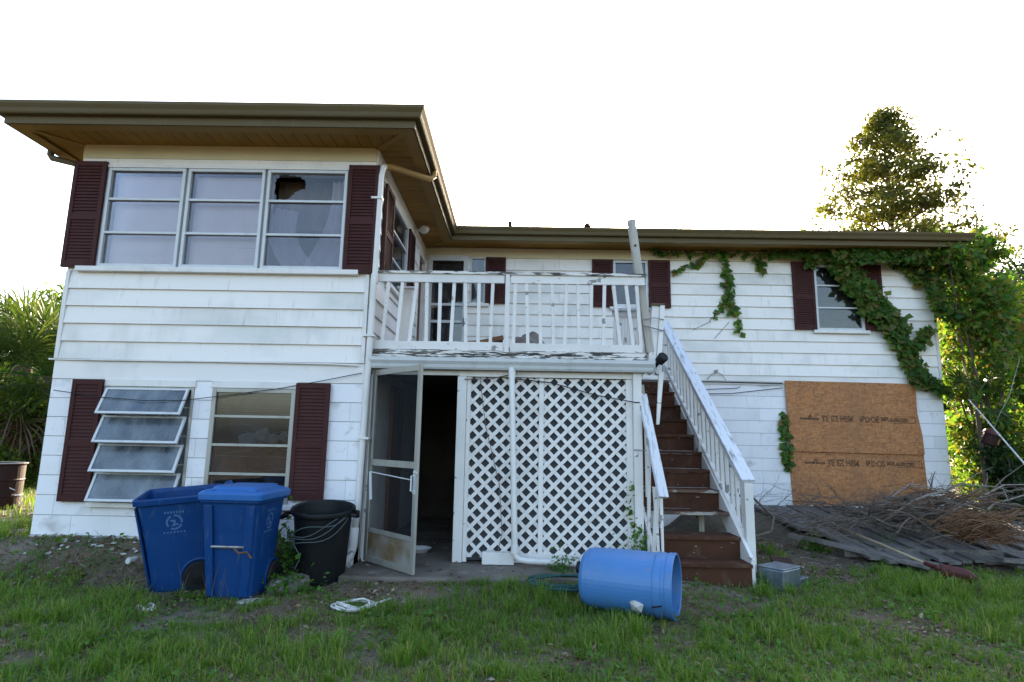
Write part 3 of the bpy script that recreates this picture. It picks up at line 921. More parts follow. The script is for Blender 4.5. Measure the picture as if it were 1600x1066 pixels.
# storm door on the balcony
sdo = MB()
sdo.box(3.46, 3.53, -.05, .03, 2.0, 4.2, REAR.M).box(4.07, 4.15, -.05, .03, 2.0, 4.2, REAR.M).box(3.53, 4.07, -.048, .03, 4.10, 4.2, REAR.M).box(3.53, 4.07, -.048, .03, 2.0, 2.16, REAR.M).box(3.53, 4.07, -.046, .03, 3.30, 3.345, REAR.M).box(3.53, 4.07, -.046, .03, 3.0, 3.05, REAR.M)
sdo = sdo.build("storm_door", 'aluminium', house, bevel=.004)
for (a, b) in ((3.345, 4.10), (3.05, 3.30), (2.16, 3.0)):
    MB().box(3.53, 4.07, -.010, -.005, a, b, REAR.M).build("pane", 'glass_dusty', sdo)
curtain(REAR, ((3.55, 4.08), (4.05, 4.08)), ((3.55, 3.33), (4.05, 3.33)), sdo, depth=.08, folds=10, material='lace')
MB().box(3.50, 4.12, .09, .12, 2.0, 3.3, REAR.M).build("inner_door", 'inner', sdo)
MB().tube([(4.10, 3.545, 2.95), (4.10, 3.50, 2.95), (4.10, 3.50, 3.08), (4.10, 3.545, 3.08)], .009, 6).build("handle", 'black_plastic', sdo)

# outer shell that closes the rooms
sh = MB()
sh.box(-.02, .16, .19, 9.0, -.5, 4.36).box(11.94, 12.12, 3.79, 9.0, -.5, 4.36).box(.17, 11.93, 8.82, 9.0, -.5, 4.36)
sh.build("outer_wall", 'siding', house)
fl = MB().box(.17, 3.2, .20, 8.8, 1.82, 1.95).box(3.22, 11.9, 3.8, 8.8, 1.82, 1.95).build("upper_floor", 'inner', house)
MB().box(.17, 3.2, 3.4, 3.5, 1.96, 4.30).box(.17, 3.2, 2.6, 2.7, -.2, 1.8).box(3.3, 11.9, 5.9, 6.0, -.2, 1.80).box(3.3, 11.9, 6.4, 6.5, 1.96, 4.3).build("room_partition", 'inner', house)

# eaves: gutter, fascia, soffit
EAVE = [(-.50, 9.4), (-.50, -.50), (3.88, -.50), (3.88, 3.10), (12.36, 3.10), (12.36, 9.4)]
def sweep(path, prof):
    """profile of (outward offset, z) carried along the path with mitred corners"""
    P = [Vector((x, y)) for x, y in path]
    rows = []
    for i, p in enumerate(P):
        def rt(a, b):
            d = (b - a).normalized()
            return Vector((d.y, -d.x))
        if i == 0: o, k = rt(P[0], P[1]), 1
        elif i == len(P) - 1: o, k = rt(P[-2], P[-1]), 1
        else:
            a, b = rt(P[i - 1], p), rt(p, P[i + 1])
            o = (a + b).normalized()
            k = 1 / max(.2, o.dot(a))
        rows.append([(p.x + o.x * d * k, p.y + o.y * d * k, z) for d, z in prof])
    b = MB()
    n = len(prof)
    b.v = [q for r in rows for q in r]
    for i in range(len(rows) - 1):
        for k in range(n):
            a, c = i * n + k, i * n + (k + 1) % n
            b.f.append((a, c, c + n, a + n))
    b.f.append(tuple(range(n)))
    b.f.append(tuple(reversed(range((len(rows) - 1) * n, len(rows) * n))))
    return b
sweep(EAVE, [(-.005, 4.318), (.018, 4.318), (.018, 4.535), (-.005, 4.535)]).build("fascia", 'gutter', house)
sweep(EAVE, [(.019, 4.405), (.078, 4.405), (.088, 4.42), (.098, 4.455), (.125, 4.495), (.130, 4.525), (.118, 4.525), (.116, 4.50), (.088, 4.46), (.074, 4.415), (.026, 4.413), (.026, 4.53), (.019, 4.53)]).build("gutter", 'gutter', house)
sweep(EAVE, [(-.13, 4.316), (-.006, 4.316), (-.006, 4.331), (-.13, 4.331)]).build("soffit_trim", 'soffit_trim', house)
soff = MB()
soff.add([(-.5, 9, 4.352), (0, 9, 4.352), (0, 0, 4.352), (-.5, -.5, 4.352)], [(0, 1, 2, 3)])
soff.add([(3.88, 3.1, 4.352), (12.36, 3.1, 4.352), (12.12, 3.6, 4.352), (3.38, 3.6, 4.352)], [(0, 1, 2, 3)])
soff.add([(12.36, 3.1, 4.352), (12.36, 9, 4.352), (12.12, 9, 4.352), (12.12, 3.6, 4.352)], [(0, 1, 2, 3)])
soff.add([(-.5, -.5, 4.352), (3.88, -.5, 4.352), (3.38, 0, 4.352), (0, 0, 4.352)], [(0, 1, 2, 3)])
soff.add([(3.88, -.5, 4.352), (3.88, 3.1, 4.352), (3.38, 3.6, 4.352), (3.38, 0, 4.352)], [(0, 1, 2, 3)])
soff = soff.build("soffit", 'soffit', house)
def plank(poly, z0, z1, parent, name, material):
    """flat board from an (x, y) outline"""
    n = len(poly)
    b = MB().add([(x, y, z0) for x, y in poly] + [(x, y, z1) for x, y in poly],
                 [tuple(reversed(range(n))), tuple(range(n, 2 * n))] + [(i, (i + 1) % n, (i + 1) % n + n, i + n) for i in range(n)])
    return b.build(name, material, parent)
bw = .137
x = -.49
while x < 3.87:
    a, b = x + .004, min(x + bw, 3.87) - .004
    top = lambda q: min(0.0, q, 3.38 - q) - .002
    poly = [(a, -.49), (b, -.49), (b, top(b))]
    if a < 0 < b: poly.append((0, -.002))
    if a < 3.38 < b: poly.append((3.38, -.002))
    poly.append((a, top(a)))
    if top(a) > -.48 or top(b) > -.48:
        plank(poly, 4.333 + random.uniform(0, .003), 4.345, soff, "soffit_board", 'soffit')
    x += bw
y = -.49
while y < 3.5:
    a, b = y + .004, min(y + bw, 3.55) - .004
    left = lambda q: max(3.38, 3.38 - q) + .002
    right = lambda q: min(3.87, 3.87 - (q - 3.1)) if q > 3.1 else 3.87
    poly = [(left(a), a), (right(a), a), (right(b), b), (left(b), b)]
    if a < 0 < b: poly.append((3.382, 0))
    if right(b) - left(b) > .01 or right(a) - left(a) > .01:
        plank(poly, 4.333 + random.uniform(0, .003), 4.345, soff, "soffit_board", 'soffit')
    y += bw
for (p, q) in (((.0, .0), (-.42, -.42)), ((3.38, 0), (3.80, -.42)), ((3.40, 3.58), (3.86, 3.12))):
    MB().bar((p[0], p[1], 4.327), (q[0], q[1], 4.327), .06, .012).build("hip_trim", 'soffit_trim', soff)
rf = MB()
rf.add([(-.54, 3.06, 4.53), (12.40, 3.06, 4.53), (12.40, 9.44, 4.53), (-.54, 9.44, 4.53), (2.65, 6.25, 5.2), (9.21, 6.25, 5.2)], [(0, 1, 5, 4), (1, 2, 5), (2, 3, 4, 5), (3, 0, 4)])
rf.add([(-.54, -.54, 4.532), (3.92, -.54, 4.532), (3.92, 6, 4.532), (-.54, 6, 4.532), (1.69, 1.69, 4.955), (1.69, 6, 4.955)], [(0, 1, 4), (1, 2, 5, 4), (3, 0, 4, 5)])
rf = rf.build("roof", 'shingle', house, solid=.012)
MB().lathe([(.035, 0), (.035, .34), (.028, .34), (.028, .2)], 14, Matrix.Translation((4.86, 3.75, 4.55))).build("vent_pipe", 'rust', rf)
MB().lathe([(.03, 0), (.06, .03), (.05, .07), (.0, .11)], 10, Matrix.Translation((6.15, 3.05, 4.53))).build("roof_boot", 'rust', rf)

# downspouts
def downspout(pts, w, name, parent, material, r=.036):
    return MB().tube(pts, r, 10).build(name, material, parent, smooth=True)
ds = downspout([(3.475, .04, 4.14), (3.455, -.01, 4.10), (3.445, -.03, 4.0), (3.425, -.03, 2.0), (3.40, -.035, .35), (3.385, -.04, .08)], .05, "downspout", house, 'pvc')
MB().tube([(3.386, -.04, .14), (3.383, -.045, -.04), (3.36, -.07, -.14), (3.30, -.13, -.23)], .042, 10).build("downspout_foot", 'peel', ds, smooth=True)
MB().tube([(3.93, .72, 4.43), (3.93, .70, 4.33), (3.89, .66, 4.28), (3.53, .12, 4.17), (3.47, .03, 4.135)], .038, 10).build("downspout_elbow", 'soffit_trim', ds, smooth=True)
for z in (3.72, 2.15, 1.05):
    MB().box(3.36, 3.48, -.075, .02, z - .012, z + .012).build("strap", 'pvc', ds)
downspout([(-.57, .2, 4.43), (-.57, .2, 4.31), (-.545, .2, 4.27), (-.12, .2, 4.17), (-.07, .2, 4.12), (-.065, .2, .1)], .05, "downspout", house, 'gutter')

# conduit and wires on the walls
MB().tube([(-.06, -.02, 1.838), (.5, -.035, 1.835), (1.8, -.035, 1.838), (3.0, -.036, 1.832), (3.32, -.05, 1.82)], .010, 6).build("conduit", 'pvc', house)
MB().tube([(.06, -.05, 1.50), (.3, -.07, 1.47), (.62, -.10, 1.43), (1.1, -.13, 1.40), (1.5, -.11, 1.41), (1.9, -.06, 1.47), (2.5, -.05, 1.56), (3.0, -.05, 1.66), (3.36, -.04, 1.74)], .0045, 5).build("wall_wire", 'black_cable', house)
for k, zz in enumerate((2.09, 2.065, 2.04)):
    MB().tube([(6.9, 3.57, zz + .02), (7.6, 3.56, zz), (8.4, 3.565, zz + .004), (9.46, 3.565, zz - .004)], .008, 5).build("wall_cable", 'black_cable' if k == 1 else 'pvc', house)
MB().tube([(7.2, 3.56, 1.98), (8.0, 3.55, 1.93), (8.7, 3.55, 1.97), (8.75, 3.55, 2.0)], .006, 5).build("wall_cable", 'black_cable', house)
MB().tube([(8.0, 3.55, 1.86), (8.6, 3.55, 1.88), (9.46, 3.56, 1.99)], .006, 5).build("wall_cable", 'black_cable', house)
MB().tube([(8.20, 3.55, 2.10), (8.27, 3.54, 2.19), (8.36, 3.53, 2.23), (8.45, 3.54, 2.19), (8.52, 3.55, 2.10)], .006, 5).tube([(8.36, 3.58, 2.25), (8.36, 3.52, 2.25)], .025, 8).build("spigot_hook", 'steel', house)
# ------------------------------------------------------------------ balcony over the porch
deck = thing("balcony", "white peeling wooden balcony with baluster railing above the porch", "balcony", (0, 0, 0))
DZ = 2.0
x = 3.42
while x < 6.44:
    b = min(x + .14, 6.45)
    MB().box(x + .003, b - .003, .06, 3.55, DZ - .03, DZ).build("floor_board", 'gray_wood', deck)
    x += .14
for k in range(7):
    MB().box(6.462 + k * .14, 6.596 + k * .14, 2.72, 3.55, DZ - .03, DZ).build("floor_board", 'gray_wood', deck)
for k in range(8):
    xx = 3.5 + k * .41
    MB().box(xx, xx + .04, .10, 3.5, DZ - .19, DZ - .035).build("joist", 'post_wood', deck)
MB().box(6.455, 7.42, 2.70, 2.74, DZ - .22, DZ - .032).build("joist", 'post_wood', deck)
MB().box(7.42, 7.46, 2.72, 3.55, DZ - .22, DZ - .005).build("joist", 'peel', deck)
# layered rim of rotten trim boards
def ragged(x0, x1, y0, y1, z0, z1, name, material, parent, amp=.012, n=60, seed=1):
    rr = random.Random(seed)
    top, bot = [], []
    for i in range(n + 1):
        x_ = x0 + (x1 - x0) * i / n
        w_ = .5 + .5 * noise.noise(Vector((x_ * 3.1, seed, 0)))
        top.append((x_, z1 - amp * rr.random() * w_))
        bot.append((x_, z0 + amp * rr.random() * w_ * 1.5))
    b = MB()
    for i in range(n):
        p = [bot[i], bot[i + 1], top[i + 1], top[i]]
        b.add([(q[0], y0, q[1]) for q in p] + [(q[0], y1, q[1]) for q in p], [(0, 1, 2, 3), (7, 6, 5, 4), (0, 4, 5, 1), (3, 2, 6, 7)])
    return b.build(name, material, parent)
ragged(3.44, 6.42, .045, .065, 1.965, 2.022, "rim_board", 'peel_heavy', deck, .022, 70, 2)
ragged(3.44, 6.43, .03, .058, 1.925, 1.968, "rim_board", 'peel_heavy', deck, .02, 70, 5)
MB().box(3.44, 6.42, .068, .10, 1.80, 1.998).build("rim_joist", 'post_wood', deck)
# gutter in front of the rim
gp = [(0, 1.80), (-.055, 1.80), (-.068, 1.82), (-.075, 1.85), (-.098, 1.885), (-.10, 1.922), (-.092, 1.922), (-.09, 1.89), (-.066, 1.85), (-.058, 1.81), (-.006, 1.808), (-.006, 1.918), (0, 1.918)]
g = MB()
g.v = [(xx, .03 + d, z) for xx in (3.43, 6.50) for d, z in gp]
n_ = len(gp)
g.f = [(k, (k + 1) % n_, (k + 1) % n_ + n_, k + n_) for k in range(n_)] + [tuple(reversed(range(n_))), tuple(range(n_, 2 * n_))]
g.build("gutter", 'aluminium', deck)
MB().box(6.502, 6.506, -.07, .03, 1.80, 1.92).build("gutter_end_cap", 'aluminium', deck)
MB().box(3.45, 4.40, .07, .12, 1.745, 1.797).build("header_board", 'peel', deck)
MB().box(4.40, 6.40, .065, .115, 1.735, 1.797).build("header_board", 'trim', deck)
# railing
MB().box(3.45, 6.46, .055, .165, 2.885, 2.915).build("rail_cap", 'peel_heavy', deck)
MB().box(3.45, 4.872, .075, .115, 2.79, 2.883).build("top_rail", 'peel', deck)
MB().box(4.945, 6.44, .075, .115, 2.79, 2.883).build("top_rail", 'peel', deck)
ragged(3.45, 4.872, .07, .11, 2.022, 2.118, "bottom_rail", 'peel', deck, .006, 50, 8)
ragged(4.945, 6.40, .07, .11, 2.022, 2.112, "bottom_rail", 'peel', deck, .006, 50, 9)
MB().box(4.885, 4.932, .055, .10, 1.99, 2.884).build("rail_post", 'peel', deck)
bx = [3.55, 3.71, 3.86, 4.01, 4.155, 4.30, 4.445, 4.59, 4.735] + [4.99 + .142 * k for k in range(10)] + [6.37]
for i, xb in enumerate(bx):
    t = random.uniform(-.012, .012) + (.02 if i < 3 else 0) - (.03 if i > 16 else 0)
    MB().bar((xb - t, .10, 2.10), (xb + t, .10, 2.80), .036, .034, up=(0, 1, 0)).build("baluster", 'peel', deck)
MB().box(3.62, 3.78, .42, .54, 2.0, 2.80).build("stub_post", 'peel', deck)
MB().box(3.60, 3.80, .40, .56, 2.80, 2.82).build("stub_post_cap", 'trim', deck)
# posts and porch frame
MB().box(3.445, 3.475, .06, .12, -.21, 1.745).build("door_jamb", 'peel', deck)
MB().box(4.385, 4.485, .06, .16, -.205, 1.733).build("support_post", 'peel', deck, bevel=.006)
MB().box(6.285, 6.375, .03, .12, -.25, 1.795).build("support_post", 'peel', deck, bevel=.006)
MB().box(6.30, 6.38, 3.4, 3.5, -.25, DZ - .2).build("support_post", 'post_wood', deck)
pw = MB().box(6.36, 6.39, .14, 3.4, -.21, 1.80).build("porch_side_light_block", 'inner', deck)  # dark side added to shut light out of the porch
MB().box(3.46, 6.355, 3.50, 3.53, -.205, 1.795).build("porch_back_shade", 'inner', deck)  # dark sheet over the pale back wall, standing in for porch shade
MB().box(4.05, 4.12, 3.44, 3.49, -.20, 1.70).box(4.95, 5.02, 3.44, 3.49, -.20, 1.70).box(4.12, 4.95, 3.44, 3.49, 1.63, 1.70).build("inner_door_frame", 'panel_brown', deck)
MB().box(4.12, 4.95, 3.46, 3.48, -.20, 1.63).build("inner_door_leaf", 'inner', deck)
MB().box(3.46, 6.36, .14, 3.55, 1.80, 1.812).build("porch_shade_ceiling", 'inner', deck)  # dark lining added under the deck to keep the porch dim
MB().box(3.39, 3.41, .2, 3.55, -.205, 1.795).build("porch_left_lining", 'trim', deck)
MB().box(3.42, 3.46, 1.2, 1.9, -.205, 1.72).build("brown_panel", 'panel_brown', deck)

# loose things left on the balcony
o = MB().bar((3.95, .50, 2.05), (4.75, .55, 2.20), .14, .03).bar((4.1, .62, 2.16), (4.85, .60, 2.22), .16, .03).bar((4.3, .45, 2.10), (4.86, .48, 2.24), .05, .05).build("loose_boards", 'panel_brown')
tag(o, "brown broken boards lying on the balcony floor behind the left balusters", "boards")
g = []
for i in range(12):
    row = []
    for j in range(22):
        s, t = j / 21, i / 11
        row.append((4.85 + .62 * s, .35 + .5 * t, 2.004 + .30 * math.sin(math.pi * s) * math.sin(math.pi * t) * (1 + .6 * noise.noise(Vector((s * 5, t * 5, 2)))) + .02 * max(0, noise.noise(Vector((s * 14, t * 14, 0))))))
    g.append(row)
o = MB().sheet(g).build("crumpled_tarp", 'rubble', smooth=False, solid=.006)
tag(o, "crumpled grey tarp heaped on the balcony floor by the middle rail post", "tarp")

# ------------------------------------------------------------------ screen door, standing open
sd = thing("screen_door", "open aluminium screen door with rusty kick plate at the dark porch doorway", "door", (3.475, .055, -.195), math.radians(-46))
W_, H_ = .90, 1.975
f = MB()
f.box(0, .055, -.014, .014, 0, H_).box(W_ - .055, W_, -.014, .014, 0, H_)
f.box(.055, W_ - .055, -.013, .013, 0, .06).box(.055, W_ - .055, -.013, .013, H_ - .06, H_).box(.055, W_ - .055, -.013, .013, .29, .335).box(.055, W_ - .055, -.013, .013, .965, 1.03)
f.build("frame", 'bare_alu', sd, bevel=.003)
PM_k = PM('rusty_kick_plate', (0.36, .35, .31), [((0.20, .11, .03), 2.6, (1, 1, 1.2), .42, .62, .8)], rough=.5, metal=.3)
MAT['kick'] = PM_k
MB().box(.055, W_ - .055, -.004, .004, .06, .29).build("kick_plate", 'kick', sd)
MB().box(.055, W_ - .055, -.001, .001, .335, .965).build("screen", 'screen', sd)
MB().box(.055, W_ - .055, -.001, .001, 1.03, H_ - .06).build("screen", 'screen', sd)
MB().tube([(W_ - .03, -.014, .90), (W_ - .035, -.05, .90), (W_ - .035, -.05, .76), (W_ - .03, -.014, .76)], .009, 6).box(W_ - .05, W_ - .01, -.02, -.014, .73, .95).tube([(W_ - .03, -.02, .93), (W_ + .02, -.03, .93)], .012, 8).build("handle", 'aluminium', sd)
MB().tube([(.07, -.03, .90), (W_ - .06, -.03, .86)], .006, 6).tube([(.08, -.03, .90), (.115, -.03, .62)], .016, 8).build("closer_rod", 'aluminium', sd)

# dish on the porch floor
o = MB().lathe([(.0, .012), (.09, .01), (.13, .04), (.145, .045), (.10, .0), (.0, .0)], 24, Matrix.Translation((3.95, .62, -.208))).build("enamel_dish", 'pvc')
tag(o, "shallow white dish on the dark porch floor behind the screen door", "dish")

# ------------------------------------------------------------------ lattice
lat = thing("lattice_screen", "white diagonal lattice screen closing the porch front", "lattice", (0, 0, 0))
LX0, LX1, LZ0, LZ1 = 4.53, 6.215, -.155, 1.728
def clip_poly(poly):
    for (axis, lim, sgn) in ((0, LX0, 1), (0, LX1, -1), (1, LZ0, 1), (1, LZ1, -1)):
        out = []
        for i in range(len(poly)):
            p, q = poly[i], poly[(i + 1) % len(poly)]
            dp, dq = (p[axis] - lim) * sgn, (q[axis] - lim) * sgn
            if dp >= 0: out.append(p)
            if dp * dq < 0:
                t = dp / (dp - dq)
                out.append((p[0] + (q[0] - p[0]) * t, p[1] + (q[1] - p[1]) * t))
        poly = out
        if len(poly) < 3: return []
    return poly
pitch, hw = .147, .0265
for layer, (sg, y0, y1) in enumerate(((1, .098, .106), (-1, .1065, .1145))):
    c = -2.5
    while c < 10:
        # line x - sg*z = c ; strip half width along x is hw
        z0_, z1_ = LZ0 - .3, LZ1 + .3
        e0, e1, hv = random.gauss(0, .004), random.gauss(0, .004), hw + random.uniform(-.0025, .0025)
        poly = [(c + sg * z0_ - hv + e0, z0_), (c + sg * z0_ + hv + e0, z0_), (c + sg * z1_ + hv + e1, z1_), (c + sg * z1_ - hv + e1, z1_)]
        poly = clip_poly(poly)
        if len(poly) >= 3:
            MB().prism(poly, y0, y1).build("strip", 'trim', lat)
        c += pitch
MB().box(4.488, 4.53, .085, .125, -.20, 1.733).build("frame_board", 'peel', lat)
MB().box(6.215, 6.283, .085, .125, -.20, 1.733).build("frame_board", 'trim', lat)
MB().box(4.53, 6.215, .130, .132, -.19, 1.73).build("screen_backing", 'screen_grey', lat)
MB().box(5.275, 5.325, .082, .096, -.155, 1.73).build("batten", 'trim', lat)
MB().box(5.02, 6.215, .078, .125, -.20, -.11).build("bottom_board", 'peel', lat)
o = MB().box(4.70, 5.03, -.02, .075, -.205, -.085).build("timber_offcut", 'peel', bevel=.006)
tag(o, "short white board lying at the foot of the lattice left of the drainpipe", "board")
# drain pipe
pv = MB().tube([(4.97, -.02, 1.815), (4.97, -.045, 1.80), (4.975, -.06, 1.76), (5.035, -.05, -.06), (5.045, -.05, -.11), (5.085, -.055, -.14), (5.15, -.06, -.15), (5.95, -.09, -.175)], .031, 12).build("drainpipe", 'pvc', smooth=True)
tag(pv, "white plastic drainpipe running down the lattice front and along its foot", "pipe")
for (z, xx) in ((-.04, 5.034), (1.75, 4.976)):
    MB().lathe([(.038, -.04), (.038, .04)], 14, Matrix.Translation((xx, -.052, z)), True, True).build("coupling", 'pvc', pv)
o = MB().tube([(4.46, .04, 1.70), (4.75, .05, 1.71), (5.0, .05, 1.77)], .006, 5).tube([(4.63, .075, 1.7), (4.70, .07, 1.2), (4.86, .07, .6), (4.9, .07, .1), (4.86, .06, -.1)], .004, 5).build("dead_vine_stem", 'twig')
tag(o, "thin dry vine stem trailing down the left half of the lattice", "vine")
o = MB().tube([(4.95, .07, 1.72), (5.4, .06, 1.68), (5.9, .06, 1.55), (6.3, .025, 1.48), (6.35, .02, 1.48)], .006, 5).build("lattice_wire", 'black_cable')
tag(o, "black wire sagging across the top right of the lattice", "wire")

# ------------------------------------------------------------------ stairs
st = thing("staircase", "brown wooden staircase with white peeling handrail climbing to the balcony", "staircase", (0, 0, 0))
RISE, RUN, NY0 = 2.3 / 11, .30, -.34
SX0, SX1 = 6.43, 7.34
for k in range(11):
    zt = -.30 + RISE * (k + 1)
    yf = NY0 + RUN * k
    if k != 2:
        MB().box(SX0, SX1, yf + .02, yf + .045, zt - RISE - (.06 if k == 0 else 0) + .002, zt - .034).build("riser", 'step', st)
    if k < 10:
        ragged(SX0, SX1, yf - .012, yf + .018, zt - .033, zt + .0015, "nosing", 'step_worn' if k in (2, 3) else 'step', st, .006, 16, 20 + k)
        MB().box(SX0, SX1, yf + .0185, yf + RUN + .018, zt - .032, zt).build("tread", 'step', st)
def stair_z(y):
    return -.30 + RISE * ((y - NY0) / RUN)
for xx in (6.405, 7.345):
    MB().add([(xx, -.30, -.33), (xx, 2.74, stair_z(2.74) - .12), (xx, 2.74, stair_z(2.74) + .14), (xx, -.30, -.05),
              (xx + .035, -.30, -.33), (xx + .035, 2.74, stair_z(2.74) - .12), (xx + .035, 2.74, stair_z(2.74) + .14), (xx + .035, -.30, -.05)],
             [(0, 1, 2, 3), (7, 6, 5, 4), (0, 4, 5, 1), (1, 5, 6, 2), (2, 6, 7, 3), (3, 7, 4, 0)]).build("stringer", 'peel', st)
MB().box(7.385, 7.475, -.10, -.01, -.34, .66).build("newel_post", 'peel', st, bevel=.006)
MB().box(7.28, 7.36, 2.78, 2.86, 1.80, 2.98).build("newel_post", 'peel', st)
ra, rb = Vector((7.43, -.09, .685)), Vector((7.32, 2.86, 2.97))
MB().bar(ra, rb, .14, .035).build("handrail", 'peel_rail', st)
MB().bar(ra + Vector((-.02, .03, -.055)), rb + Vector((-.02, 0, -.055)), .04, .07).build("upper_rail", 'peel', st)
la, lb = Vector((7.41, -.02, .06)), Vector((7.33, 2.80, 2.22))
MB().bar(la, lb, .045, .075).build("lower_rail", 'peel', st)
for k in range(19):
    y = .10 + k * .142
    za = la.z + (lb.z - la.z) * (y - la.y) / (lb.y - la.y)
    zb = ra.z + (rb.z - ra.z) * (y - ra.y) / (rb.y - ra.y) - .06
    if k == 13: za += .0
    xo = 7.432 - .10 * y / 2.86
    MB().bar((xo + .01, y + random.uniform(-.01, .01), za - .03), (xo, y + random.uniform(-.01, .01), zb), .034, .034, up=(0, 1, 0)).build("baluster", 'peel', st)
for k in (3, 7):
    MB().bar((7.36, .35 + k * .3, stair_z(.35 + k * .3) - .03), (7.355, .33 + k * .3, stair_z(.35 + k * .3) + .3), .05, .03, up=(0, 1, 0)).build("cleat", 'peel', st)
MB().box(6.5, 6.56, .62, .68, -.32, .3).box(7.12, 7.18, .62, .68, -.32, .3).build("under_post", 'post_wood', st)

# broken left rail leaning against the porch post
br = thing("broken_stair_rail", "broken white stair rail with splintered balusters leaning beside the porch corner post", "railing", (0, 0, 0))
a, b = Vector((6.40, .14, 1.58)), Vector((6.475, -.42, .535))
MB().bar(a, b, .10, .034, up=(-.25, 1, .4)).build("rail", 'peel_rail', br)
MB().bar((6.395, .15, 1.68), (6.40, .13, 1.52), .06, .03, up=(0, 1, 0)).build("splinter", 'post_wood', br)
for (p, q, w_) in (((6.44, -.34, .60), (6.40, -.20, -.22), .05), ((6.40, -.16, 1.02), (6.385, -.12, -.16), .04), ((6.425, -.26, .62), (6.455, -.30, -.28), .035), ((6.46, -.38, .53), (6.475, -.36, -.25), .03), ((6.40, -.05, 1.2), (6.40, -.02, .5), .035)):
    MB().bar(p, q, w_, .03, up=(0, 1, 0), taper=.6).build("baluster", 'peel', br)
MB().tube([(6.28, .02, .98), (6.36, -.02, .975), (6.52, -.18, .985)], .005, 5).build("tie_wire", 'steel', br)

# fallen side rail of the balcony
fr_ = thing("fallen_side_rail", "sagging white side railing of the balcony dropped towards the stairs", "railing", (0, 0, 0))
a, b = Vector((6.41, 2.1, 2.95)), Vector((6.665, .34, 2.585))
MB().bar(a, b, .10, .035).build("rail", 'peel_rail', fr_)
MB().bar(a + Vector((0, 0, -.06)), b + Vector((0, 0, -.06)), .04, .075).build("rail_apron", 'peel', fr_)
for k in range(14):
    t = .05 + k * .07
    p = a.lerp(b, t) + Vector((0, 0, -.08))
    q = Vector((6.40 + .17 * t, 2.1 - 1.72 * t, 2.04 - .12 * t))
    MB().bar(p, q, .034, .034, up=(0, 1, 0)).build("baluster", 'peel', fr_)
MB().bar((6.605, .31, 2.60), (6.52, .22, 1.86), .085, .085, up=(0, 1, 0)).build("post", 'peel', fr_)
MB().bar((6.675, .28, 2.60), (6.585, .18, 1.80), .05, .07, up=(0, 1, 0)).build("post", 'trim', fr_)
MB().bar((6.62, .16, 1.83), (6.555, .10, 1.25), .055, .03, up=(0, 1, 0), taper=.6).build("split_board", 'peel', fr_)
MB().box(6.55, 6.70, .24, .38, 2.603, 2.625).build("post_cap", 'bark', fr_)
MB().tube([(6.44, .18, 2.35), (6.52, .14, 2.32), (6.66, .2, 2.30)], .007, 5).tube([(6.44, .18, 2.42), (6.56, .17, 2.44), (6.68, .22, 2.43)], .005, 5).build("tie_wire", 'steel', fr_)
lp = thing("leaning_post", "tall grey weathered timber post rising above the right end of the balcony rail", "post", (6.52, .22, 2.05))
MB().bar((0, .02, 0), (-.19, .02, 1.56), .085, .085, up=(0, 1, 0)).build("timber", 'post_wood', lp, bevel=.006)
MB().lathe([(.014, 0), (.014, .006), (0, .006)], 10, Matrix.Translation((-.155, -.024, 1.24)) @ Matrix.Rotation(math.radians(90), 4, 'X')).build("bolt_hole_shade", 'dark', lp)  # dark disc stands in for the shade inside a bolt hole
fl_ = thing("floodlight", "black floodlight hanging loose at the balcony's right corner", "lamp", (6.58, .02, 1.94), rot=(math.radians(25), math.radians(55), math.radians(-35)))
MB().lathe([(.0, -.16), (.022, -.16), (.022, -.04), (.05, -.02), (.058, .06), (.05, .075), (.0, .075)], 18).build("lamp_head", 'rubber', fl_, smooth=False)
MB().lathe([(.028, -.24), (.028, -.14)], 12, None, True, True).build("lamp_socket", 'peel', fl_)

# ------------------------------------------------------------------ boarded-up opening
def osb(name, outline, y, label):
    o = MB().prism(outline, y - .011, y).build(name, 'osb')
    return tag(o, label, "board", "boards nailed over the ground floor opening")
O1 = osb("osb_sheet", [(9.52, .952), (11.70, .932), (11.69, 1.25), (11.64, 1.6), (11.65, 2.09), (9.49, 2.11)], 3.556, "upper brown chipboard sheet nailed over the ground floor opening")
O2 = osb("osb_sheet", [(9.53, .10), (11.73, .10), (11.70, .98), (9.50, .99)], 3.588, "lower brown chipboard sheet behind the brush pile")
for (par, x0, x1, z0, z1, yy) in ((O1, 9.52, 11.62, 1.0, 2.06, 3.544), (O2, 9.56, 11.68, .15, .90, 3.576)):
    nb = MB()
    for k in range(9):
        xx = x0 + .04 + (x1 - x0 - .08) * k / 8
        for zz in (z0, z1):
            nb.lathe([(.011, 0), (.008, .002), (0, .003)], 8, Matrix.Translation((xx + random.uniform(-.03, .03), yy, zz + random.uniform(-.015, .015))) @ Matrix.Rotation(math.radians(90), 4, 'X'))
    for k in range(1, 4):
        for xx in (x0 + .02, x1 - .02):
            nb.lathe([(.011, 0), (.008, .002), (0, .003)], 8, Matrix.Translation((xx, yy, z0 + (z1 - z0) * k / 4)) @ Matrix.Rotation(math.radians(90), 4, 'X'))
    nb.build("nail_heads", 'ink', par)["kind"] = "stuff"
def stamp_text(txt, x, z, size, y, parent, shear=0, sx=1.0, flip=False, material='ink', rot=None):
    c = bpy.data.curves.new("print", 'FONT')
    c.body = txt
    c.size = size
    c.extrude = 0
    c.offset = .006
    o = bpy.data.objects.new("print", c)
    dg = bpy.context.evaluated_depsgraph_get()
    COL.objects.link(o)
    bpy.context.view_layer.update()
    me = bpy.data.meshes.new_from_object(o.evaluated_get(bpy.context.evaluated_depsgraph_get()))
    bpy.data.objects.remove(o)
    me.materials.clear()
    me.materials.append(MAT[material])
    p = link("printed_lettering", me, parent, (x, y, z), rot or (math.radians(90), 0, 0))
    p.scale = (sx, 1, 1)
    return p
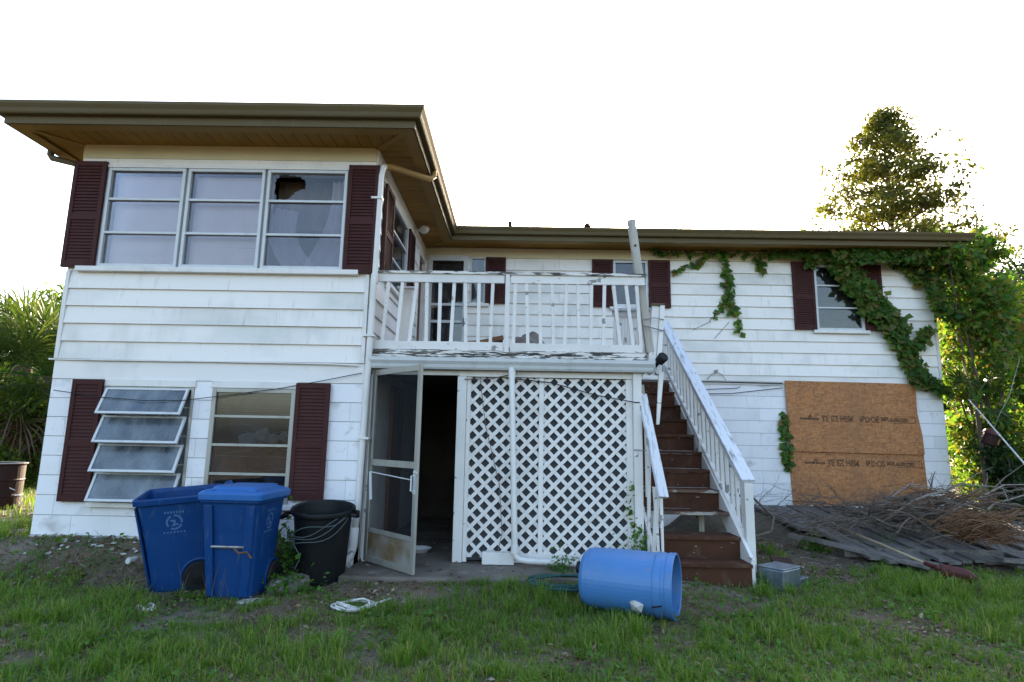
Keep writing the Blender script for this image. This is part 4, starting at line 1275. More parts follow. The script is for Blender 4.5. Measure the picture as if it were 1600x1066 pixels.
for (par, x0, z0, yy) in ((O1, 9.70, 1.43, 3.5435), (O2, 9.76, .715, 3.5755)):
    MB().prism([(x0, z0 + .04), (x0 + .32, z0 + .035), (x0 + .32, z0 + .07), (x0, z0 + .075)], yy - .0005, yy).prism([(x0 + .13, z0 + .077), (x0 + .22, z0 + .077), (x0 + .175, z0 + .135)], yy - .0005, yy).build("printed_arrow", 'ink', par)
    stamp_text("TE EZ HEM", x0 + .36, z0 + .015, .135, yy - .0006, par, sx=.80)
    stamp_text("IBD:OE", x0 + .99, z0 + .012, .135, yy - .0006, par, sx=.75)
    stamp_text("MR", x0 + 1.33, z0 + .04, .085, yy - .0006, par, sx=1.1)
    MB().box(x0 + 1.50, x0 + 1.90, yy - .0006, yy - .0001, z0 + .0, z0 + .012).box(x0 + 1.60, x0 + 1.90, yy - .0006, yy - .0001, z0 + .105, z0 + .115).box(x0 + 1.89, x0 + 1.90, yy - .0007, yy - .0001, z0 + .013, z0 + .104).build("printed_box", 'ink', par)
    stamp_text("AUENZES", x0 + 1.47, z0 + .03, .075, yy - .0006, par, sx=.95)
# ------------------------------------------------------------------ carts, cans, barrels
def rring(w, d, r, z, cx=0, cy=0, n=5):
    pts = []
    for (sx, sy, a0) in ((1, -1, -90), (1, 1, 0), (-1, 1, 90), (-1, -1, 180)):
        for k in range(n):
            a = math.radians(a0 + 90 * k / (n - 1))
            pts.append((cx + sx * (w / 2 - r) + r * math.cos(a), cy + sy * (d / 2 - r) + r * math.sin(a), z))
    return pts
def loft(rings, cap0=False, cap1=False):
    b = MB()
    n = len(rings[0])
    b.v = [p for r in rings for p in r]
    for i in range(len(rings) - 1):
        for k in range(n):
            a, c = i * n + k, i * n + (k + 1) % n
            b.f.append((a, c, c + n, a + n))
    if cap0: b.f.append(tuple(reversed(range(n))))
    if cap1: b.f.append(tuple(range((len(rings) - 1) * n, len(rings) * n)))
    return b

def cart(name, label, loc, rz, open_lid, tilt=(0, 0)):
    t = thing(name, label, "recycling cart", loc, group="blue recycling carts by the wall", rot=(tilt[0], tilt[1], rz))
    t.scale = (.90, .86, 1) if not open_lid else (.92, .95, .98)
    H = .86
    body = loft([rring(.43, .46, .05, 0, 0, .03), rring(.445, .475, .05, .03, 0, .03), rring(.50, .56, .05, .55, 0, .01), rring(.545, .625, .05, H - .06, 0, 0),
                 rring(.60, .68, .05, H - .055, 0, 0), rring(.61, .69, .05, H - .01, 0, 0), rring(.60, .68, .045, H, 0, 0), rring(.545, .63, .04, H, 0, 0), rring(.53, .61, .04, H - .03, 0, 0),
                 rring(.42, .45, .04, .05, 0, .03)], True, True)
    bo = body.build("body", 'cart', t, smooth=False, bevel=.004)
    rb = MB()
    for sx in (-1, 1):
        rb.add([(sx * .20, -.215, .03), (sx * .125, -.215, .03), (sx * .125, -.24, .03), (sx * .195, -.235, .03),
                (sx * .255, -.315, H - .075), (sx * .165, -.315, H - .075), (sx * .165, -.335, H - .075), (sx * .25, -.333, H - .075)],
               [(0, 1, 2, 3), (7, 6, 5, 4), (0, 4, 5, 1), (1, 5, 6, 2), (2, 6, 7, 3), (3, 7, 4, 0)])
    rb.build("front_rib", 'cart', t, bevel=.006)
    MB().tube([(-.16, -.285, .44), (.16, -.285, .44)], .012, 8).build("lift_bar", 'steel', t)
    for sx in (-1, 1):
        wl = MB().lathe([(.02, -.03), (.125, -.03), (.135, -.015), (.135, .015), (.125, .03), (.02, .03)], 24, Matrix.Translation((sx * .245, .20, .125)) @ Matrix.Rotation(math.radians(90), 4, 'Y'), True, True).build("wheel", 'rubber', t)
        MB().lathe([(.0, .0), (.06, .0), (.07, .006), (.0, .012)], 16, Matrix.Translation((sx * .276, .20, .125)) @ Matrix.Rotation(math.radians(90 * sx), 4, 'Y')).build("hub", 'black_plastic', wl)
        arch = [(sx * .236, .20 + .155 * math.cos(a), .125 + .155 * math.sin(a)) for a in np.linspace(-.4, math.pi + .5, 14)]
        MB().tube(arch, .014, 6).build("wheel_arch", 'cart', t)
    MB().tube([(-.27, .20, .125), (.27, .20, .125)], .012, 8).build("axle", 'steel', t)
    MB().tube([(-.22, .33, H - .03), (-.22, .40, H + .02), (.22, .40, H + .02), (.22, .33, H - .03)], .016, 8).build("handle", 'cart', t)
    # lid
    if open_lid:
        m = Matrix.Translation((0, .385, H + .02)) @ Matrix.Rotation(math.radians(-255), 4, 'X') @ Matrix.Translation((0, -.36, 0))
    else:
        m = Matrix.Translation((0, 0, H + .004))
    lid = loft([rring(.63, .72, .05, -.035), rring(.635, .725, .05, .015), rring(.60, .68, .05, .035), rring(.47, .56, .06, .045), rring(.44, .52, .06, .07), rring(.40, .47, .05, .075)], True, True)
    lid.v = [tuple(m @ Vector(p)) for p in lid.v]
    lid.build("lid", 'cart_lid', t, bevel=.004)
    if not open_lid:
        rbm = MB().box(-.25, -.17, -.33, .30, H + .035, H + .055).box(.17, .25, -.33, .30, H + .035, H + .055)
        rbm.build("lid_rib", 'cart_lid', t, bevel=.008)
    # faded round emblem with two rows of print on the side
    e = MB()
    def side_pt(a, z):   # on the local +x side wall, leaning out with height
        xw = .25 + (.2725 - .25) * (z - .55) / .25
        return xw
    def put(y, z, w, h):
        x0 = side_pt(y, z) + .0022
        e.add([(x0, y - w / 2, z - h / 2), (x0, y + w / 2, z - h / 2), (x0 + .002, y + w / 2, z + h / 2), (x0 + .002, y - w / 2, z + h / 2)], [(0, 1, 2, 3)])
    for i in range(7):
        put(-.075 + .025 * i, .725, .014, .020)
        put(-.085 + .028 * i, .545, .016, .014)
    R0 = .062
    for i in range(26):
        a = 2 * math.pi * i / 26
        if i % 9 in (7, 8): continue
        put(R0 * math.cos(a), .635 + R0 * math.sin(a), .017, .017)
    for (yy, zz, w_, h_) in ((-.02, .65, .03, .016), (.0, .63, .018, .05), (.02, .615, .03, .016), (-.01, .605, .03, .012)):
        put(yy, zz, w_, h_)
    e.build("printed_emblem", 'stamp', t)
    return t
cart("recycling_cart", "blue recycling cart with its lid swung open, wheel and faded emblem facing out", (1.98, -.66, -.30), math.radians(-72), True, (math.radians(5), math.radians(6)))
cart("recycling_cart", "blue recycling cart with closed lid and steel bar across its front", (2.62, -.92, -.315), math.radians(-3), False)
o = MB().tube([(2.68, -1.215, .13), (2.74, -1.24, .09), (2.80, -1.23, .10), (2.84, -1.22, .05)], .008, 5).build("dry_vine_twist", 'straw')
tag(o, "dry twist of vine hooked on the closed cart's steel bar", "vine")

can = thing("trash_can", "black round plastic trash can without lid beside the downspout", "trash can", (3.20, -.47, -.305), rot=(math.radians(8), math.radians(-2), 0))
prof = [(.0, .0), (.205, .0), (.215, .02), (.262, .60), (.268, .66), (.285, .665), (.298, .68), (.298, .705), (.285, .715), (.272, .70), (.255, .60), (.205, .04), (.0, .03)]
MB().lathe(prof, 40, Matrix.Rotation(math.radians(3), 4, 'Y')).build("body", 'black_plastic', can, smooth=False, bevel=.003)
for sgn in (-1, 1):
    MB().tube([(sgn * .28, -.06, .655), (sgn * .35, -.06, .64), (sgn * .36, 0, .62), (sgn * .35, .06, .64), (sgn * .28, .06, .655)], .02, 8).build("handle", 'black_plastic', can)
rp = MB()
for j, (za, zb, bulge) in enumerate(((.66, .45, .0), (.64, .40, .02), (.60, .34, .03), (.66, .50, .0))):
    pts = []
    for i in range(15):
        a = math.radians(-15 - 150 * i / 14)
        tt = i / 14
        z = za + (zb - za) * tt + .03 * math.sin(tt * 9 + j)
        r = .235 + .065 * z / .7 + .012 + bulge * math.sin(math.pi * tt)
        pts.append((r * math.cos(a), r * math.sin(a), z))
    rp.tube(pts, .0045, 5)
rp.tube([(-.26, -.06, .46), (-.16, -.23, .42), (-.10, -.25, .33), (-.15, -.24, .22), (-.25, -.08, .18)], .006, 5)
rp = rp.build("rope", 'rope')
rp.location = can.location
rp.rotation_euler = can.rotation_euler
tag(rp, "grey rope looped around the black trash can", "rope")

bar = thing("barrel", "light blue plastic barrel lying on its side in the grass, open end to the right", "barrel", (5.99, -1.20, -.075), rot=(0, 0, math.radians(-24)))
bar.scale = (.92, .87, .87)
mb_ = Matrix.Rotation(math.radians(90), 4, 'Y') @ Matrix.Rotation(math.radians(0), 4, 'Z')
L = .42
pr = [(.0, -L), (.19, -L), (.235, -L + .012), (.268, -L + .05), (.278, -L + .10), (.285, -.1), (.286, .1), (.283, L - .17), (.290, L - .165), (.294, L - .15), (.294, L - .10), (.286, L - .095), (.286, L - .07), (.293, L - .06), (.296, L - .01), (.286, L), (.274, L - .005), (.272, L - .1), (.272, 0), (.262, -L + .1), (.22, -L + .03), (.0, -L + .02)]
MB().lathe(pr, 48, mb_).build("body", 'barrel', bar, smooth=False, bevel=.002)
for a_ in (0.5,):
    MB().lathe([(.0, 0), (.055, 0), (.055, .03), (.04, .035), (.04, .02), (.0, .02)], 18, Matrix.Translation((-L - .0, -.12, .10)) @ Matrix.Rotation(math.radians(-90), 4, 'Y')).build("bung", 'black_plastic', bar)
MB().add([(.10, -.262, -.09), (.18, -.262, -.13), (.16, -.258, -.20), (.08, -.258, -.19), (.06, -.27, -.12), (.12, -.30, -.15)], [(0, 5, 1), (1, 5, 2), (2, 5, 3), (3, 5, 4), (4, 5, 0)]).build("torn_label", 'pale_stone', bar)
MB().bar((.25, -.27, -.14), (.33, -.26, -.12), .02, .012).build("latch", 'rubber', bar)

def coil(name, c, R, r, turns, material, label, cat, tail=None, squash=.7, seed=0, lift=.01):
    rr = random.Random(seed)
    pts = []
    for i in range(int(turns * 26)):
        a = 2 * math.pi * i / 26
        k = i / (turns * 26)
        rad = R * (1 - .35 * k + .08 * math.sin(a * 1.7 + seed))
        x, y = c[0] + rad * math.cos(a), c[1] + rad * squash * math.sin(a)
        pts.append((x, y, gz(x, y) + lift + r + .012 * (i // 26) * (.6 + .4 * math.sin(a * 2)) + .006 * rr.random()))
    if tail:
        for q in tail:
            pts.append((q[0], q[1], gz(q[0], q[1]) + r + .01))
    o = MB().tube(pts, r, 6).build(name, material, smooth=True)
    return tag(o, label, cat)
coil("cable_coil", (3.73, -1.28), .17, .009, 4, 'white_cable', "dirty white cable coiled on the grass in front of the trash can", "cable", [(3.9, -1.2), (4.0, -1.1)], .75, 2)
coil("garden_hose", (5.45, -.80), .34, .013, 3, 'hose', "dark green garden hose coiled behind the blue barrel", "hose", [(5.7, -.95)], .55, 5, .07)
coil("wire_scrap", (2.13, -1.45), .085, .006, 4, 'white_cable', "small tangle of white wire and foil on the grass before the carts", "wire", None, .6, 9)
o = MB().lathe([(.0, 0), (.026, 0), (.031, .01), (.031, .105), (.026, .118), (.0, .118)], 16, Matrix.Translation((1.33, -.46, gz(1.33, -.46) + .034)) @ Matrix.Rotation(math.radians(75), 4, 'Z') @ Matrix.Rotation(math.radians(90), 4, 'Y')).build("drink_can", 'aluminium')
tag(o, "white drink can lying on the bare soil left of the carts", "can")

def stone(name, c, r, label, material='rubble', seed=1, flat=.6, rz=0):
    rr = random.Random(seed)
    b = MB()
    V, F = [], []
    nu, nv = 10, 6
    for j in range(nv + 1):
        ph = math.pi * j / nv - math.pi / 2
        for i in range(nu):
            th = 2 * math.pi * i / nu
            k = 1 + .28 * noise.noise(Vector((math.cos(th) * 1.4 + seed, math.sin(th) * 1.4, math.sin(ph) * 1.4)))
            V.append((c[0] + r[0] * k * math.cos(ph) * math.cos(th + rz), c[1] + r[1] * k * math.cos(ph) * math.sin(th + rz), c[2] + r[2] * k * max(-.5, min(flat, math.sin(ph)))))
    for j in range(nv):
        for i in range(nu):
            a, d = j * nu + i, j * nu + (i + 1) % nu
            F.append((a, d, d + nu, a + nu))
    b.add(V, F)
    o = b.build(name, material)
    return tag(o, label, "concrete piece")
stone("concrete_chunk", (2.99, -.86, -.27), (.15, .13, .12), "grey broken concrete chunk between the closed cart and the trash can", 'rubble', 3)
stone("concrete_chunk", (3.07, -.72, -.24), (.11, .10, .10), "smaller grey concrete chunk against the trash can's left side", 'rubble', 8)
stone("flat_stone", (2.93, -1.17, -.315), (.22, .11, .035), "flat pale concrete piece in front of the closed cart", 'pale_stone', 5, .5)
stone("flat_stone", (4.52, -1.30, -.33), (.15, .12, .028), "flat white concrete piece in the grass before the porch slab", 'pale_stone', 12, .5)
rr = random.Random(21)
for i in range(46):
    x, y = rr.uniform(.25, 1.75), rr.uniform(-.40, -.06)
    s = rr.uniform(.012, .038)
    z = gz(x, y) + .006
    a = rr.uniform(0, 3)
    poly = [(x + s * math.cos(a + q) * rr.uniform(.5, 1.2), y + .6 * s * math.sin(a + q) * rr.uniform(.5, 1.2)) for q in (0, 1.2, 2.3, 3.5, 5.0)]
    b = MB().add([(px, py, gz(px, py) + .007 + rr.uniform(0, .008)) for px, py in poly], [tuple(range(5))])
    o = b.build("paint_flake", 'chip', solid=.003)
    tag(o, "white paint flake fallen on the soil along the left wall", "paint flake", "paint flakes along the left wall")

# tin box by the stairs
tb = thing("tin_box", "dented silver tin box beside the stair post", "box", (7.66, -.20, gz(7.66, -.2) - .015), math.radians(38))
bx_ = MB()
bx_.box(-.17, .15, -.13, .13, 0, .205)
bo = bx_.build("box_body", 'tin', tb, bevel=.012)
MB().box(-.175, .155, -.135, .135, .205, .222).build("lid", 'tin', tb, bevel=.006)
MB().box(.16, .36, -.10, .15, .0, .09).build("side_tray", 'tin', tb, bevel=.008)
MB().bar((.20, .0, .10), (.30, .16, .24), .24, .012, up=(0, -.3, 1)).build("dark_flap", 'rust', tb)

# shovel
sv = thing("shovel", "red shovel with pale wooden handle lying across the planks", "shovel", (0, 0, 0))
hb, ht = Vector((9.33, -.02, -.15)), Vector((9.02, 1.35, .07))
MB().tube([hb, hb.lerp(ht, .5) + Vector((0, 0, .01)), ht], .014, 8).build("handle", 'handle_wood', sv, smooth=True)
# the blade stands on its edge in the grass, its back to the yard
g = []
for i in range(9):
    t = i / 8
    row = []
    hh = .085 * (1 if t < .6 else math.sqrt(max(.05, 1 - ((t - .6) / .43) ** 2)))
    for j in range(9):
        q = (j / 8 - .5) * 2
        row.append((9.34 + .30 * t, -.06 - .08 * t + .045 * q * q - .02 * q, -.185 + hh * q - .04 * t))
    g.append(row)
MB().sheet(g).build("blade", 'shovel_red', sv, smooth=True, solid=.004)
MB().tube([(9.42, -.075, -.15), (9.33, -.03, -.145), hb.lerp(ht, .10)], [.014, .026, .021], 8).build("socket", 'shovel_red', sv)

# collapsed platform of grey planks
pl = thing("plank_platform", "collapsed platform of grey weathered planks below the boarded opening", "platform", (0, 0, 0))
rr = random.Random(5)
x = 8.75
k = 0
while x < 12.6:
    wv = rr.uniform(.13, .15)
    y0 = .62 + rr.uniform(-.06, .12) + (.9 if x < 8.9 else 0) + (.5 * max(0, 9.2 - x))
    y0 += .10 * max(0, x - 10.6)
    y1 = 3.42
    dz = rr.uniform(-.02, .03)
    a = Vector((x + wv / 2 + rr.uniform(-.015, .015), y0, gz(x, y0) + .075 + dz))
    b = Vector((x + wv / 2, y1, .085 + dz * .5))
    MB().bar(a, b, wv - rr.uniform(.012, .03), .032).build("plank", 'gray_wood', pl)
    x += wv
for (ya, z) in ((.95, -.13), (2.1, -.03), (3.1, .03)):
    MB().bar((8.9, ya, z - .045), (12.5, ya, z - .045), .05, .10).build("bearer", 'gray_wood', pl)
for (xa, ya, xb, yb) in ((8.45, 1.35, 9.75, .50), (8.70, 1.15, 9.55, .42), (10.4, .55, 11.8, .50)):
    za, zb = gz(xa, ya) + .14, gz(xb, yb) + .07
    o = MB().bar((xa, ya, za), (xb, yb, zb), .14, .035).build("loose_plank", 'gray_wood')
    tag(o, {8.45: "loose grey plank slanting across the left edge of the platform", 8.70: "front loose grey plank under the shovel handle", 10.4: "loose grey plank at the right front of the platform by the dry fronds"}[xa], "plank")

# brush pile
def branch(b, p, d, L, r, rr, depth=0):
    pts, rs = [Vector(p)], [r]
    d = Vector(d).normalized()
    n = 6
    for i in range(n):
        d = (d + Vector((rr.gauss(0, .16), rr.gauss(0, .16), rr.gauss(0, .12)))).normalized()
        q = pts[-1] + d * L / n
        fl = gz(q.x, q.y) + .10
        if q.z < fl:
            q.z = fl
            d.z = abs(d.z) * .3
        pts.append(q)
        rs.append(r * (1 - .8 * (i + 1) / n))
    b.tube(pts, rs, 5 if r > .006 else 4, cap=False)
    if depth < 2:
        for i in range(rr.randint(2, 4)):
            k = rr.randint(1, n - 1)
            nd_ = (pts[k + 1] - pts[k]).normalized() + Vector((rr.gauss(0, .6), rr.gauss(0, .6), rr.gauss(0.05, .45)))
            branch(b, pts[k], nd_, L * rr.uniform(.3, .55), rs[k] * .65, rr, depth + 1)
bp = thing("brush_pile", "heap of grey dead branches piled on the planks before the boarded opening", "brush pile", (10.6, 1.9, .0))
rr = random.Random(31)
b = MB()
for i in range(150):
    a = rr.uniform(0, 6.28)
    x, y = 10.1 + rr.gauss(0, .62), 1.55 + rr.gauss(0, .42)
    branch(b, (x, y, rr.uniform(.08, .42)), (math.cos(a), math.sin(a) * .7, rr.uniform(-.1, .16)), rr.uniform(.35, .9), rr.uniform(.006, .014), rr)
b.v = [(p[0] - 10.6, p[1] - 1.9, p[2]) for p in b.v]
o = b.build("twigs", 'twig', bp)
o["kind"] = "stuff"
for k, (p, d, L, r) in enumerate([((9.35, 1.30, .12), (1.2, .35, .16), 2.4, .024), ((10.2, 1.2, .18), (1, .4, .26), 1.7, .022), ((10.6, 1.4, .3), (1, .2, .32), 1.4, .018), ((9.6, 2.0, .15), (1, -.1, .12), 1.6, .022), ((10.4, 2.1, .35), (.9, .4, .12), 1.5, .03)]):
    b = MB()
    branch(b, p, d, L, r, rr, 1)
    b.v = [(q[0] - 10.6, q[1] - 1.9, q[2]) for q in b.v]
    b.build("branch", 'twig', bp)

rr = random.Random(77)
for k in range(16):
    x0, y0 = rr.uniform(9.5, 10.7), rr.uniform(1.1, 2.2)
    a_ = rr.uniform(-.35, .45)
    L_ = rr.uniform(.9, 1.9)
    rise = rr.uniform(.15, .55)
    pts = []
    for i in range(9):
        t = i / 8
        x_, y_ = x0 + L_ * t * math.cos(a_) + rr.gauss(0, .02), y0 + L_ * t * math.sin(a_) + rr.gauss(0, .02)
        pts.append(Vector((x_, y_, max(gz(x_, y_) + .12, .10 + rise * math.sin(t * rr.uniform(1.7, 2.2)) + rr.gauss(0, .012)))) - Vector((10.6, 1.9, 0)))
    b = MB().tube(pts, [.019 * (1 - .75 * i / 8) * rr.uniform(.8, 1.1) for i in range(9)], 6)
    for m_ in range(3):
        i = rr.randint(2, 7)
        e_ = pts[i] + Vector((rr.uniform(.1, .45), rr.gauss(0, .2), rr.uniform(-.05, .3)))
        b.tube([pts[i], pts[i].lerp(e_, .5) + Vector((0, 0, .02)), e_], [.007, .005, .002], 4, cap=False)
    b.build("branch", 'twig_pale' if k % 2 else 'twig', bp, smooth=True)

def arc_branch(pts, r, name, label, material='twig'):
    o = MB().tube(pts, r, 6).build(name, material, smooth=True)
    return tag(o, label, "branch")
arc_branch([(7.56, 2.2, .05), (7.7, 1.7, .42), (8.0, 1.3, .40), (8.15, 1.05, .2), (8.05, .9, .05), (7.75, .85, -.03), (7.55, .9, .0)], .016, "bent_branch", "grey bent branch looping on the ground right of the stairs")
b = MB()
for i in range(16):
    a = rr.uniform(-.6, .8)
    branch(b, (7.62 + rr.uniform(0, .7), 1.6 + rr.uniform(-.5, .8), rr.uniform(0, .2)), (math.cos(a), -.5 * math.sin(a) - .2, rr.uniform(.0, .6)), rr.uniform(.5, 1.1), .006, rr, 1)
o = b.build("thin_twigs", 'twig')
tag(o, "tangle of thin bare twigs between the stair rail and the planks", "twigs")

def frond_heap(name, label, c, n, L, seed, rx, ry, material='straw', lift=.06):
    rr = random.Random(seed)
    b = MB()
    for i in range(n):
        x, y = c[0] + rr.gauss(0, rx), c[1] + rr.gauss(0, ry)
        z = max(gz(x, y) + lift, c[2] + rr.uniform(0, .30))
        a = rr.uniform(-.7, .5) + (math.pi if rr.random() < .4 else 0)
        l = L * rr.uniform(.5, 1.2)
        dd = Vector((math.cos(a), math.sin(a) * .8, rr.uniform(-.2, .3)))
        p0 = Vector((x, y, z))
        p1 = p0 + dd * l * .5 + Vector((0, 0, .03))
        p2 = p0 + dd * l + Vector((0, 0, -.10 * rr.random()))
        for q in (p1, p2):
            q.z = max(q.z, gz(q.x, q.y) + lift * .8)
        b.tube([p0, p1, p2], [.006, .005, .0015], 4, cap=False)
    o = b.build(name, material)
    return tag(o, label, "palm fronds")
frond_heap("dry_fronds", "reddish brown dry palm fronds at the right end of the brush pile", (10.25, .62, .02), 330, .30, 3, .16, .15)
frond_heap("dry_fronds", "brown dry fronds strewn over the right back of the brush pile", (10.6, 1.45, .2), 130, .40, 13, .30, .25)
frond_heap("dry_fronds", "pale curled dry frond strips left of the shovel handle", (8.70, .95, -.05), 55, .32, 23, .16, .12, 'twig', .10)

# left edge: rusty drum
rd = thing("rusty_drum", "dark maroon rusty steel drum at the left edge of the yard", "drum", (-2.18, 2.1, -.07))
rd.scale = (.90, .90, .78)
MB().lathe([(.0, 0), (.29, 0), (.295, .02), (.285, .03), (.285, .28), (.295, .30), (.285, .32), (.285, .56), (.295, .58), (.285, .60), (.285, .83), (.297, .86), (.285, .87), (.27, .84), (.27, .05), (0, .05)], 36).build("shell", 'rust', rd)
MB().tube([(.30 * math.cos(a), .30 * math.sin(a), .87) for a in np.linspace(0, 6.2832, 28)], .012, 6).build("rim", 'steel', rd)
ul = MB().tube([(.285, -.1, .33), (.36, -.12, .34), (.5, -.14, .30)], .008, 5).tube([(.28, -.15, .45), (.4, -.2, .42)], .008, 5).build("strap", 'white_cable', rd)
o = MB().bar((-1.75, 2.3, .14), (-.6, 3.2, .16), .10, .05).build("yellow_board", 'handle_wood')
tag(o, "pale yellow board lying in the sunny grass behind the drum", "board")

# right edge: hanging lantern and guy wire
lt = thing("hanging_lantern", "dark red rusted lantern hanging among the leaves at the right edge", "lantern", (12.05, 2.55, 1.28), rot=(math.radians(12), math.radians(18), 0))
MB().lathe([(.0, .0), (.085, .0), (.10, -.03), (.10, -.17), (.085, -.19), (.0, -.19)], 16).build("body", 'rust', lt)
MB().lathe([(.12, -.02), (.10, .03), (.03, .06), (.0, .065)], 16).build("cap", 'shovel_red', lt)
MB().box(.05, .103, -.06, .05, -.14, -.06).build("glass_window", 'carton', lt)
MB().tube([(0, 0, .06), (0, 0, .28), (.05, .02, .6), (.05, .1, 1.2)], .004, 5).build("chain", 'steel', lt)
o = MB().tube([(12.10, 3.0, 1.80), (11.2, 1.0, .86), (10.75, 0.0, .42)], .010, 6).build("guy_wire", 'white_cable')
o = tag(o, "pale straight guy wire slanting down at the right edge", "wire")
# ------------------------------------------------------------------ vegetation
def foliage(name, pts, size, material, parent=None, normals=None, loc=(0, 0, 0), **kw):
    V, F = leaf_cloud(pts - np.array(loc), size, normals, **kw)
    o = link(name, np_mesh(name, V, F, material), parent)
    return o

def capsule_points(n, a, b, ra, rb, flat=1.0):
    t = RNG.uniform(0, 1, (n, 1))
    r = ra + (rb - ra) * t
    d = unit(RNG.normal(size=(n, 3))) * (RNG.uniform(0, 1, (n, 1)) ** .6)
    d[:, 1] *= flat
    return np.array(a) * (1 - t) + np.array(b) * t + d * r

# climbing vine over the wall
vine = thing("climbing_vine", "green climbing vine spreading under the eave and over the right window", "vine", (11.5, 3.5, 0))
segs = [  # a, b, radius a, radius b, leaves
    ((7.3, 3.50, 4.29), (9.4, 3.47, 4.28), .025, .04, 110), ((9.3, 3.45, 4.28), (10.4, 3.40, 4.27), .04, .11, 260), ((10.4, 3.30, 4.26), (12.4, 3.26, 4.28), .16, .22, 2100),
    ((8.3, 3.5, 4.25), (7.95, 3.54, 4.05), .05, .03, 34), ((7.95, 3.54, 4.05), (7.72, 3.55, 3.98), .03, .02, 14),
    ((8.55, 3.45, 4.28), (8.60, 3.52, 3.75), .07, .04, 80), ((8.62, 3.53, 3.8), (8.66, 3.53, 3.25), .08, .05, 85), ((8.72, 3.53, 3.35), (8.80, 3.54, 2.85), .05, .02, 32),
    ((8.56, 3.53, 3.7), (8.50, 3.55, 3.35), .03, .02, 16), ((8.5, 3.55, 3.35), (8.28, 3.56, 3.1), .015, .01, 14), ((9.15, 3.5, 4.25), (9.2, 3.54, 4.0), .06, .03, 60),
    ((10.45, 3.42, 4.25), (10.75, 3.46, 3.75), .26, .24, 900), ((10.75, 3.46, 3.85), (11.1, 3.46, 3.35), .25, .24, 950), ((11.0, 3.46, 3.4), (11.45, 3.46, 3.0), .24, .20, 800),
    ((11.25, 3.47, 3.1), (11.55, 3.5, 2.6), .15, .16, 420), ((11.5, 3.49, 2.65), (11.75, 3.49, 2.15), .17, .18, 520), ((11.6, 3.5, 2.2), (12.2, 3.47, 1.95), .12, .08, 300),
    ((11.9, 3.45, 3.0), (11.7, 3.47, 2.75), .10, .12, 200), ((12.0, 3.42, 3.9), (12.15, 3.35, 3.2), .18, .20, 500), ((9.45, 3.55, 1.55), (9.47, 3.55, .65), .055, .075, 190),
    ((10.2, 3.44, 4.22), (9.95, 3.5, 4.12), .07, .04, 110), ((11.5, 3.5, 4.2), (11.9, 3.48, 3.85), .10, .14, 200),
]
P_ = np.concatenate([capsule_points(n, a, b, ra, rb, .45) for a, b, ra, rb, n in segs])
P_[:, 1] = np.minimum(P_[:, 1], 3.555)
nrm = np.tile(np.array([0, -1.2, .5]), (len(P_), 1))
o = foliage("leaves", P_, .09, 'leaf_vine', vine, nrm, (11.5, 3.5, 0), spread=.55, aspect=.85)
o["kind"] = "stuff"
b = MB()
for (a, c, ra, rb, n) in segs:
    pts = [Vector(a).lerp(Vector(c), t) + Vector((random.gauss(0, .015), 0, random.gauss(0, .015))) - Vector((11.5, 3.5, 0)) for t in np.linspace(0, 1, 6)]
    b.tube(pts, .006, 5, cap=False)
for (a, c) in (((8.3, 3.57, 3.1), (8.0, 3.57, 2.95)), ((8.62, 3.57, 3.1), (8.35, 3.57, 2.8)), ((11.5, 3.57, 2.9), (11.5, 3.57, 2.5))):
    b.tube([Vector(a) - Vector((11.5, 3.5, 0)), Vector(c) - Vector((11.5, 3.5, 0))], .004, 4)
b.build("stem", 'twig', vine)["kind"] = "stuff"

def bush(name, label, c, lobes, n, size, material, stems=5, seed=0, cat="bush", spread=1.0, group=None):
    """lobes: (dx, dy, dz, rx, ry, rz); leaves gather in clumps on the lobes"""
    t = thing(name, label, cat, c, group=group)
    rr = np.random.default_rng(seed + 100)
    vol = np.array([l[3] * l[4] * l[5] for l in lobes]) ** .67
    pts = []
    for l, k in zip(lobes, (n * vol / vol.sum()).astype(int)):
        nc = max(4, int(k / 55))
        cc = unit(rr.normal(size=(nc, 3))) * (rr.uniform(.45, 1.0, (nc, 1))) * np.array(l[3:6]) + np.array(l[0:3])
        idx = rr.integers(0, nc, k)
        cs = min(l[3:6]) * .22
        pts.append(cc[idx] + rr.normal(size=(k, 3)) * cs)
    pts = np.concatenate(pts)
    pts = pts[pts[:, 2] > -.02]
    V, F = leaf_cloud(pts, size, None, aspect=.6)
    o = link("leaves", np_mesh("leaves", V, F, material), t)
    o["kind"] = "stuff"
    b = MB()
    rr2 = random.Random(seed)
    for l in lobes:
        for i in range(max(2, stems // len(lobes) + 1)):
            tip = Vector((l[0] + rr2.uniform(-.7, .7) * l[3], l[1] + rr2.uniform(-.7, .7) * l[4], l[2] + rr2.uniform(-.2, .8) * l[5]))
            mid = Vector((tip.x * .4, tip.y * .4, tip.z * .5)) + Vector((rr2.gauss(0, .1), rr2.gauss(0, .1), 0))
            b.tube([(rr2.gauss(0, .05), rr2.gauss(0, .05), -.05), mid, tip], [.03, .018, .005], 5, cap=False)
    b.build("stem", 'bark', t)["kind"] = "stuff"
    return t
bush("vine_thicket", "dense leafy vine thicket covering the right corner of the house up to the gutter", (12.62, 3.45, 0),
     [(0, 0, .6, .42, .6, .75), (.05, .1, 1.6, .45, .6, .8), (.05, .1, 2.6, .48, .6, .8), (.0, .05, 3.5, .60, .65, .75), (-.12, -.15, 4.25, .62, .5, .42), (.45, .3, 3.3, .55, .6, .9), (.2, -.05, 4.4, .35, .4, .3)], 13500, .105, 'leaf_vine', 8, 1, "vine")
